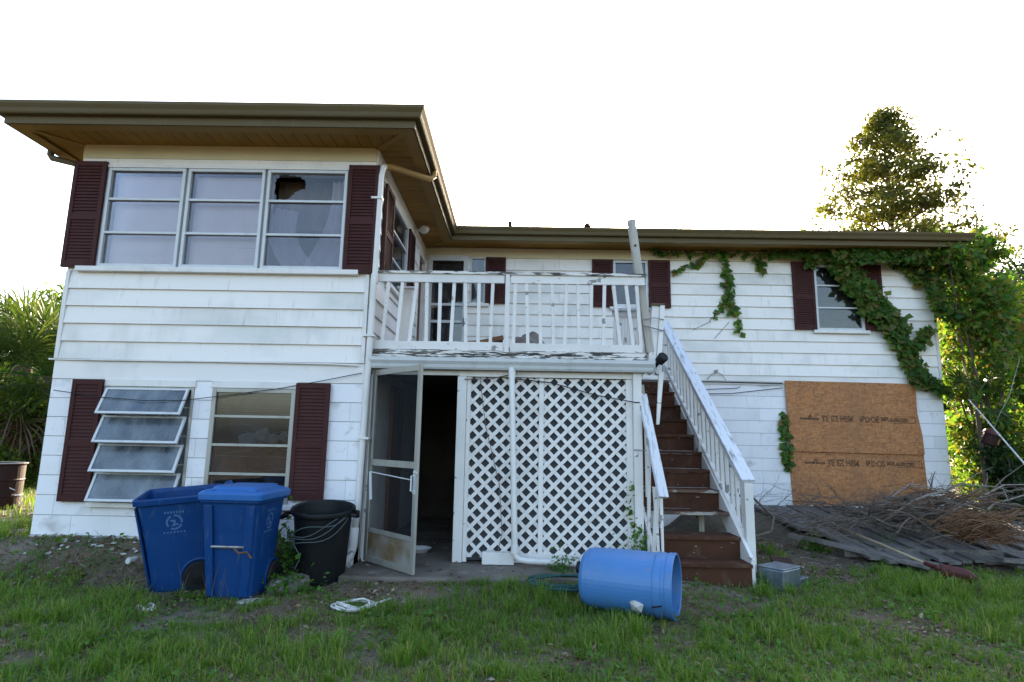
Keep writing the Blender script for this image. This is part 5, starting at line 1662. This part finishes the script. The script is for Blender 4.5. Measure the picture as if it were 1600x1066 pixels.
bush("tall_shrub", "tall bright green shrub glowing in backlight right of the house", (14.3, 5.0, 0),
     [(0, 0, 1.2, 1.0, .9, 1.2), (.3, .2, 2.6, 1.1, .9, 1.1), (-.4, .2, 3.6, .7, .7, .8), (.8, .3, 3.3, .8, .7, .8), (1.6, .2, 2.2, .9, .8, 1.1)], 15000, .12, 'leaf_shrub', 8, 2)
bush("low_shrub", "low yellow-green shrub behind the guy wire at the right edge", (13.3, 3.2, 0),
     [(0, 0, .6, .75, .7, .65), (.3, .1, 1.25, .65, .6, .6), (-.2, -.2, .35, .6, .5, .4), (.6, -.4, 1.1, .6, .5, .6), (1.0, .3, 1.7, .7, .6, .7)], 10000, .085, 'leaf_shrub', 8, 3)
bush("dark_shrub", "dark low shrub behind the brush pile at the house corner", (12.6, 2.7, 0),
     [(0, 0, .35, .5, .4, .42), (.5, -.2, .3, .5, .4, .35), (-.15, .2, .8, .3, .3, .4)], 4500, .075, 'leaf_dark', 6, 4)

bush("dark_thicket", "dark evergreen bush filling the gap behind the bright shrub at the right", (16.0, 7.4, 0),
     [(0, 0, 1.4, 1.5, 1.0, 1.4), (-.9, .2, 2.6, 1.1, .9, 1.0), (1.0, .2, 2.8, 1.2, .9, 1.1), (.1, .3, 3.6, .9, .8, .7)], 11000, .13, 'leaf_dark', 8, 21)
bush("mid_shrub", "mid green shrub between the vine thicket and the low yellow-green shrub", (14.0, 4.0, 0),
     [(0, 0, .9, .6, .6, .9), (.6, .2, 1.9, .7, .6, .9), (-.1, .2, 2.6, .6, .5, .7)], 7000, .10, 'leaf_vine', 6, 22)
def tree(name, label, base, h, crown, n, size, material, seed, lean=(0, 0), group=None, trunk_r=.16, nlimb=46, z0=.35, clump=.30, tilt=.25):
    """crown(t) gives the limb length at relative height t"""
    t = thing(name, label, "tree", base, group=group)
    rr = random.Random(seed)
    rn = np.random.default_rng(seed)
    b = MB()
    tp = [Vector((lean[0] * k / 8 + rr.gauss(0, .05), lean[1] * k / 8 + rr.gauss(0, .05), h * k / 8)) for k in range(9)]
    tp[0] = Vector((0, 0, -.1))
    b.tube(tp, [trunk_r * (1 - .93 * k / 8) for k in range(9)], 9)
    pts = []
    for i in range(nlimb):
        f = z0 + (1 - z0) * ((i + rr.random()) / nlimb)
        k = min(7.999, f * 8)
        p = tp[int(k)].lerp(tp[int(k) + 1], k - int(k))
        L = crown(f) * rr.uniform(.55, 1.12)
        a = i * 2.4 + rr.gauss(0, .4)
        dd = Vector((math.cos(a), math.sin(a), tilt + rr.gauss(0, .14))).normalized()
        q = p + dd * L
        m = p.lerp(q, .5) + Vector((0, 0, .06 * L))
        rad = max(.012, trunk_r * .35 * (1 - f * .8))
        b.tube([p, m, q], [rad, rad * .6, .006], 5, cap=False)
        nn = int(n / nlimb * (.35 + L / max(.2, crown(.5))))
        ncl = max(2, int(L / .38))
        for c in range(ncl):
            s = .30 + .70 * (c + rr.random()) / ncl
            ctr = np.array(p.lerp(m, s * 2) if s < .5 else m.lerp(q, s * 2 - 1))
            ctr = ctr + rn.normal(size=3) * np.array([.18, .18, .10]) * max(.5, L * .4)
            kk = nn // ncl
            pts.append(ctr + rn.normal(size=(kk, 3)) * np.array([clump, clump, clump * .5]) * rr.uniform(.7, 1.25))
    b.build("trunk", 'bark', t)
    V, F = leaf_cloud(np.concatenate(pts), size, None, aspect=.5)
    o = link("crown", np_mesh("crown", V, F, material), t)
    o["kind"] = "stuff"
    return t
tree("backyard_tree", "tall conical tree with thinning yellowish leaves rising above the roof", (18.15, 14, -.1), 13.2, lambda f: 7.0 * (1 - f) ** .82 + .14, 36000, .145, 'leaf_tree', 6, (.2, 0), trunk_r=.26, nlimb=84, z0=.42, clump=.23, tilt=.30)
bt = [((18.6, 9.0, 0), 5.4, 'leaf_dark', "dark evergreen tree at the far right behind the tall shrub"), ((20.5, 10.5, 0), 6.2, 'leaf_dark', "dark tree at the right frame edge"),
      ((19.5, 14.5, 0), 5.0, 'leaf_shrub', "light green tree behind the dark trees at the right"), ((-9.5, 12.5, 0), 5.2, 'leaf_shrub', "light green tree at the left frame edge behind the palm"), ((-14, 17, 0), 5.6, 'leaf_dark', "distant dark tree left of the palm")]
for k, (p, h, m, lab) in enumerate(bt):
    tree("yard_tree", lab, p, h, lambda f: 2.1 * math.sqrt(max(.02, 1 - ((f - .55) / .5) ** 2)) if f < 1.0 else .3, 9000, .17, m, 40 + k, group="trees around the yard", nlimb=34, z0=.12, clump=.30, tilt=.35)
bush("leafy_bush", "sunlit green bush at the left edge below the palm", (-4.6, 4.6, 0), [(0, 0, .45, .6, .6, .5), (-.7, .0, 1.0, .5, .5, .7), (.4, .5, .35, .5, .5, .4), (-.2, .6, 1.6, .7, .5, .6), (.5, .9, 1.2, .6, .5, .6)], 9000, .085, 'leaf_shrub', 8, 11)
bush("leafy_bush", "dark green bush in shade beside the left wall", (-3.9, 6.4, 0), [(0, 0, .7, .9, .8, .8), (.3, .3, 1.4, .8, .8, .7), (-.8, .2, .9, .8, .7, .8), (-1.6, .3, 1.6, .8, .7, .8), (.2, .3, 2.4, .7, .7, .6)], 11000, .095, 'leaf_dark', 8, 12)

def fan_palm(name, label, base, trunk_h, nfr, L, seed, trunk_r=.16, dead=0, blades=26):
    t = thing(name, label, "palm", base)
    rr = random.Random(seed)
    MB().tube([(0, 0, -.1), (.03, .02, trunk_h * .5), (0, 0, trunk_h)], [trunk_r * 1.1, trunk_r, trunk_r * .9], 10).build("trunk", 'bark', t)
    for (cnt, mat, lo, hi, nm) in ((nfr, 'leaf_palm', -25, 85, "fronds"), (dead, 'palm_dead', -80, -40, "dead_fronds")):
        if not cnt: continue
        V, F = [], []
        st = MB()
        for i in range(cnt):
            az = i * 2.4 + rr.gauss(0, .25)
            el = math.radians(rr.uniform(lo, hi))
            d = Vector((math.cos(az) * math.cos(el), math.sin(az) * math.cos(el), math.sin(el)))
            c0 = Vector((0, 0, trunk_h))
            pl_ = L * rr.uniform(.45, .65)
            hub = c0 + d * pl_
            hub.z -= .10 * pl_
            st.tube([c0, c0.lerp(hub, .5) + Vector((0, 0, .05)), hub], [.016, .012, .008], 4, cap=False)
            s = d.cross(Vector((0, 0, 1)))
            s = s.normalized() if s.length > .05 else Vector((1, 0, 0))
            u = s.cross(d).normalized()
            bl = L * rr.uniform(.55, .8)
            for k in range(blades):
                a = math.radians(-125 + 250 * k / (blades - 1)) + rr.gauss(0, .03)
                bd = (d * math.cos(a) + s * math.sin(a) + u * rr.uniform(-.12, .12)).normalized()
                lb = bl * (.75 + .25 * math.cos(a)) * rr.uniform(.85, 1.1)
                wv = bd.cross(u).normalized() * .018
                m_ = hub + bd * lb * .55
                tip = hub + bd * lb + Vector((0, 0, -.22 * lb * rr.uniform(.3, 1.2)))
                o_ = len(V)
                V += [hub, m_ + wv, tip, m_ - wv]
                F.append((o_, o_ + 1, o_ + 2, o_ + 3))
        o = link(nm, np_mesh(nm, np.array([tuple(v) for v in V]), np.array(F), mat), t)
        o["kind"] = "stuff"
        st.build("stalk", 'bark' if nm != "fronds" else 'weed', t)
    return t
fan_palm("cabbage_palm", "fan palm with hanging dead fronds left of the house", (-4.55, 5.6, 0), 2.15, 52, 1.6, 3, .2, 18)
fan_palm("cabbage_palm", "second fan palm partly hidden by the house's left corner", (-5.9, 6.6, 0), 2.5, 40, 1.6, 8, .2, 14)
fan_palm("small_fan_palm", "small sunlit fan palm sprouting beside the thicket at the right", (12.22, 3.02, 0), 1.78, 8, .62, 5, .03, 0, 16)

# weeds
def weed(name, label, c, r, h, n, size, material='weed', seed=0):
    rn = np.random.default_rng(seed)
    t = thing(name, label, "weed", c)
    p = rn.normal(size=(n, 3)) * np.array([r * .5, r * .4, 0])
    p[:, 2] = np.abs(rn.normal(size=n)) * h * .5
    z = np.array([gz(c[0] + q[0], c[1] + q[1]) for q in p]) - c[2]
    p[:, 2] += z
    V, F = leaf_cloud(p, size, np.tile([0, 0, .8], (n, 1)), aspect=.6)
    o = link("leaves", np_mesh("leaves", V, F, material), t)
    o["kind"] = "stuff"
    b = MB()
    for i in range(6):
        b.tube([(rn.normal() * r * .1, rn.normal() * r * .1, -.02), (rn.normal() * r * .35, rn.normal() * r * .3, h * .8)], .003, 4, cap=False)
    b.build("stem", 'weed', t)["kind"] = "stuff"
weed("weed_clump", "leafy green weeds between the closed cart and the trash can", (2.95, -.40, -.22), .30, .42, 620, .055, seed=1)
weed("weed_clump", "green weeds growing at the foot of the porch corner post", (6.34, -.05, -.3), .20, .40, 420, .045, seed=2)
weed("weed_clump", "low green weeds at the front of the trash can", (3.05, -.92, -.31), .22, .18, 260, .05, seed=3)
weed("weed_clump", "bright weeds on the drainpipe behind the barrel", (5.48, -.22, -.3), .16, .20, 200, .045, seed=4)
weed("weed_clump", "small weeds by the stair post foot", (7.47, -.22, -.31), .14, .12, 130, .04, seed=6)
weed("weed_clump", "green weed on the left of the plank platform", (8.75, 1.25, -.1), .22, .22, 240, .05, seed=7)
weed("weed_clump", "mossy weed patch in the middle of the plank platform", (9.45, 1.0, -.05), .3, .14, 260, .04, seed=8)
for k in range(4):
    pass
b = np.concatenate([capsule_points(40, (6.25, .06, .65), (6.27, .05, .1), .03, .05), capsule_points(30, (6.30, .05, .2), (6.36, 0, -.2), .05, .09)])
o = foliage("creeper", b, .05, 'leaf_vine', None, np.tile([0, -1, .3], (len(b), 1)))
tag(o, "thin green creeper climbing the right frame of the lattice", "vine")

# grass and ground weeds
def dens(x, y):
    n1 = noise.noise(Vector((x * .75, y * 1.1, 3.3)))
    n2 = noise.noise(Vector((x * 2.3, y * 2.9, 7.7)))
    d = .84 + .80 * n1 + .75 * n2
    if 3.36 < x < 6.46 and y > -.68: return 0
    if 6.38 < x < 7.5 and y > -.42: return .03
    if x < 3.4 and -.02 < y and x > -.05: return 0
    if x < 3.4 and y > -.85 and x > -.2:
        d *= .30 + .75 * smooth((-.45 - y) / .5) * (1.6 if x < 1.3 else .45) + (.35 if x < .5 else 0)
    if 1.6 < x < 3.6 and -1.25 < y <= -.5: d *= .5
    if 7.4 < x < 8.9 and -.35 < y < 1.6: d *= .5
    if x >= 8.3 and y > .55: d *= .12
    if x > 7.6 and y < -.2: d += .25
    if x < 1.9 and y < -.85: d += .25
    if 1.9 < x < 4.3 and y < -1.3: d -= .12
    return max(0, min(1, d))

def blades(name, n, xr, yr, hmin, hmax, w, material, fn, clump=True, seed=1, bend=.5):
    rn = np.random.default_rng(seed)
    X = rn.uniform(*xr, n)
    Yv = rn.uniform(*yr, n)
    D = np.array([fn(a, b_) for a, b_ in zip(X, Yv)])
    keep = rn.uniform(0, 1, n) < D
    X, Yv, D = X[keep], Yv[keep], D[keep]
    Z = np.array([gz(a, b_) for a, b_ in zip(X, Yv)]) - .006
    n = len(X)
    tall = np.array([.55 + .9 * max(0, noise.noise(Vector((a * 1.6, b_ * 1.6, 11)))) + .35 * max(0, noise.noise(Vector((a * 6, b_ * 6, 2)))) for a, b_ in zip(X, Yv)])
    H = rn.uniform(hmin, hmax, n) * tall * (.55 + .6 * D)
    az = rn.uniform(0, 2 * np.pi, n)
    lean = rn.uniform(.1, 1.0, n) * bend
    d = np.stack([np.cos(az), np.sin(az), np.zeros(n)], 1)
    s = np.stack([-np.sin(az + rn.normal(0, .6, n)), np.cos(az), np.zeros(n)], 1) * (w * rn.uniform(.6, 1.3, n))[:, None] * .5
    p = np.stack([X, Yv, Z], 1)
    up = np.array([0, 0, 1.0])
    m = p + up * (H * .6)[:, None] + d * (H * lean * .35)[:, None]
    t = p + up * (H * (1 - .35 * lean))[:, None] + d * (H * lean * 1.0)[:, None]
    V = np.stack([p - s, p + s, m + s * .8, t, m - s * .8], 1).reshape(-1, 3)
    k = np.arange(n)[:, None] * 5
    F = np.concatenate([k + np.array([[0, 1, 2]]), k + np.array([[0, 2, 4]]), k + np.array([[4, 2, 3]])])
    o = link(name, np_mesh(name, V, F, material))
    return o
def tufts(name, nt, per, xr, yr, h0, h1, w, material, fn, seed, spread=.035, arch=.8):
    """grass tufts: arching blades fanning out of a common root"""
    rn = np.random.default_rng(seed)
    cx, cy = rn.uniform(*xr, nt), rn.uniform(*yr, nt)
    D = np.array([fn(a, c) for a, c in zip(cx, cy)])
    kp = rn.uniform(0, 1, nt) < D
    cx, cy, D = cx[kp], cy[kp], D[kp]
    big = np.array([.55 + 1.1 * max(0, noise.noise(Vector((a * 1.3, c * 1.5, 41))) + .15) for a, c in zip(cx, cy)]) * rn.uniform(.6, 1.25, len(cx)) * (.5 + .55 * D)
    idx = np.repeat(np.arange(len(cx)), per)
    n = len(idx)
    az = rn.uniform(0, 2 * np.pi, n)
    wind = rn.normal(0, .5, len(cx))[idx]
    az = az + .25 * np.sin(az - wind)
    rad = np.abs(rn.normal(0, spread, n))
    X = cx[idx] + rad * np.cos(az)
    Yv = cy[idx] + rad * np.sin(az)
    Z = np.array([gz(a, c) for a, c in zip(cx, cy)])[idx] - .012
    H = rn.uniform(h0, h1, n) * big[idx]
    ln = np.clip(rn.uniform(.15, 1.15, n) * arch, .05, 1.25)
    d = np.stack([np.cos(az), np.sin(az), np.zeros(n)], 1)
    tw = az + np.pi / 2 + rn.normal(0, .5, n)
    s = np.stack([np.cos(tw), np.sin(tw), np.zeros(n)], 1) * (w * rn.uniform(.55, 1.25, n))[:, None] * .5
    up = np.array([0, 0, 1.0])
    p = np.stack([X, Yv, Z], 1)
    q1 = p + up * (H * .48)[:, None] + d * (H * ln * .18)[:, None]
    q2 = p + up * (H * (.80 - .22 * ln))[:, None] + d * (H * ln * .52)[:, None]
    q3 = p + up * (H * (.98 - .62 * ln))[:, None] + d * (H * ln * .95)[:, None]
    V = np.stack([p - s, p + s, q1 + s * .9, q1 - s * .9, q2 + s * .6, q2 - s * .6, q3], 1).reshape(-1, 3)
    k = np.arange(n)[:, None] * 7
    F = np.concatenate([k + np.array([f]) for f in ([0, 1, 2], [0, 2, 3], [3, 2, 4], [3, 4, 5], [5, 4, 6])])
    return link(name, np_mesh(name, V, F, material))
def patch(x, y):
    d = dens(x, y)
    return max(0, min(1, (d - .24) * 2.0))
o = tufts("grass", 11500, 22, (-2.5, 13.0), (-4.2, 1.4), .07, .175, .0062, 'grass', patch, 1)
tag(o, "green lawn grass growing in arching tufts in front of the house", "grass", kind="stuff")
o = blades("short_grass", 230000, (-2.5, 13.0), (-4.2, 1.4), .03, .085, .0055, 'grass', lambda x, y: max(0, min(1, (dens(x, y) - .15) * 1.1)), seed=4, bend=1.0)
tag(o, "short thin green grass between the taller tufts", "grass", kind="stuff")
o = blades("dry_grass", 90000, (-2.5, 13.0), (-4.2, .6), .03, .10, .005, 'grass_dry', lambda x, y: .32 + .5 * max(-.5, noise.noise(Vector((x * 1.3, y * 1.5, 20)))) if dens(x, y) > .02 else 0, seed=2, bend=1.3)
tag(o, "dry brown grass and straw lying between the green grass", "dry grass", kind="stuff")
n = 60000
rn = np.random.default_rng(55)
X = rn.uniform(-2.2, 11, n); Yv = rn.uniform(-3.9, 1.6, n)
def litter_ok(a, c):
    if 3.4 < a < 6.42 and c > -.62: return rn.random() < .05
    if a < 3.38 and a > 0 and c > -.01: return False
    if 6.38 < a < 7.4 and c > -.35: return False
    return rn.random() < .35 + .9 * noise.noise(Vector((a * 1.7, c * 2.2, 61))) + (.35 if (a < 3.3 and c > -.8) or (7.35 < a < 9.2 and c < 1.6) else 0)
kp = np.array([litter_ok(a, c) for a, c in zip(X, Yv)])
X, Yv = X[kp], Yv[kp]
Z = np.array([max(gz(a, c), -.208 if (3.4 < a < 6.42 and c > -.62) else -9) for a, c in zip(X, Yv)]) + rn.uniform(.002, .016, len(X))
V, F = leaf_cloud(np.stack([X, Yv, Z], 1), .042, np.tile([0, 0, 1.6], (len(X), 1)), spread=.5, aspect=.5, droop=0)
o = link("leaf_litter", np_mesh("leaf_litter", V, F, 'litter'))
tag(o, "brown fallen leaves and chips scattered on the bare soil", "leaf litter", kind="stuff")
o = blades("sunny_lawn", 45000, (-16, -.7), (.9, 16), .08, .22, .012, 'grass', lambda x, y: .9 if not (x > -3.4 and y < 1.2) else .15, seed=3)
tag(o, "sunlit lawn grass left of the house", "grass", kind="stuff")
n = 24000
rn = np.random.default_rng(77)
X = rn.uniform(-1.5, 12, n); Yv = rn.uniform(-3.9, .3, n)
kp = np.array([(noise.noise(Vector((a * 1.1, c * 1.4, 31))) > .04) and dens(a, c) > .12 for a, c in zip(X, Yv)])
X, Yv = X[kp], Yv[kp]
Z = np.array([gz(a, c) for a, c in zip(X, Yv)]) + rn.uniform(.0, .06, len(X))
V, F = leaf_cloud(np.stack([X, Yv, Z], 1), .034, np.tile([0, 0, 1.2], (len(X), 1)), spread=.6, aspect=.75, droop=0)
o = link("ground_weeds", np_mesh("ground_weeds", V, F, 'weed'))
tag(o, "small round-leaved weeds spread through the lawn", "weeds", kind="stuff")
# clods and pebbles
n = 5200
X = rn.uniform(-2.0, 10.5, n); Yv = rn.uniform(-3.8, 1.8, n)
kp = np.array([(not (0 < a < 3.4 and c > -.02)) and (not (3.36 < a < 7.45 and c > -.66)) and rn.random() < (.9 if ((a < 3.3 and c > -.9) or (7.4 < a < 9.2 and c > -.6)) else .3) for a, c in zip(X, Yv)])
X, Yv = X[kp], Yv[kp]
S = .003 + .011 * rn.uniform(0, 1, (len(X), 1, 1)) ** 3
Z = np.array([gz(a, c) for a, c in zip(X, Yv)]) + S[:, 0, 0] * .3
dirs = np.array([[1, 0, 0], [0, 1, 0], [-1, 0, 0], [0, -1, 0], [0, 0, .7], [0, 0, -.7]])
V = (np.stack([X, Yv, Z], 1)[:, None, :] + dirs[None] * S * rn.uniform(.6, 1.4, (len(X), 6, 1))).reshape(-1, 3)
k = np.arange(len(X))[:, None] * 6
F = np.concatenate([k + np.array([f]) for f in ([0, 1, 4], [1, 2, 4], [2, 3, 4], [3, 0, 4], [1, 0, 5], [2, 1, 5], [3, 2, 5], [0, 3, 5])])
o = link("soil_clods", np_mesh("soil_clods", V, F, 'rubble'))
tag(o, "small clods and pebbles on the bare soil near the walls", "pebbles", kind="stuff")
# short sticks on the soil
b = MB()
rs_ = random.Random(9)
for k in range(330):
    if k % 3 == 0: x, y = rs_.uniform(.0, 3.2), rs_.uniform(-.9, -.05)
    elif k % 3 == 1: x, y = rs_.uniform(7.5, 9.3), rs_.uniform(-.6, 1.6)
    else: x, y = rs_.uniform(-1, 10), rs_.uniform(-3.2, -.7)
    a, l = rs_.uniform(0, 6.28), rs_.uniform(.03, .16)
    x2, y2 = x + l * math.cos(a), y + l * math.sin(a)
    b.tube([(x, y, gz(x, y) + .006), ((x + x2) / 2 + rs_.gauss(0, .006), (y + y2) / 2, gz(x, y) + .014), (x2, y2, gz(x2, y2) + .008)], [.003, .0028, .0016], 4, cap=False)
o = b.build("ground_sticks", 'twig_pale')
tag(o, "short dry sticks scattered over the bare soil and grass", "sticks", kind="stuff")
# tall seed stalks before the carts
b = MB()
for (x, y, h, l) in ((2.18, -1.02, .30, -.06), (2.20, -1.05, .22, .05), (2.52, -1.26, .24, -.05), (2.56, -1.28, .35, .05), (2.60, -1.27, .28, .09), (2.72, -1.30, .20, -.04), (3.05, -1.9, .16, .02), (6.1, -1.75, .18, .04)):
    z = gz(x, y)
    b.tube([(x, y, z), (x + l * .4, y, z + h * .6), (x + l, y - .01, z + h)], [.0035, .003, .001], 4, cap=False)
o = b.build("grass_stalks", 'grass_dry')
tag(o, "tall thin grass stalks standing in front of the blue carts", "grass", kind="stuff")
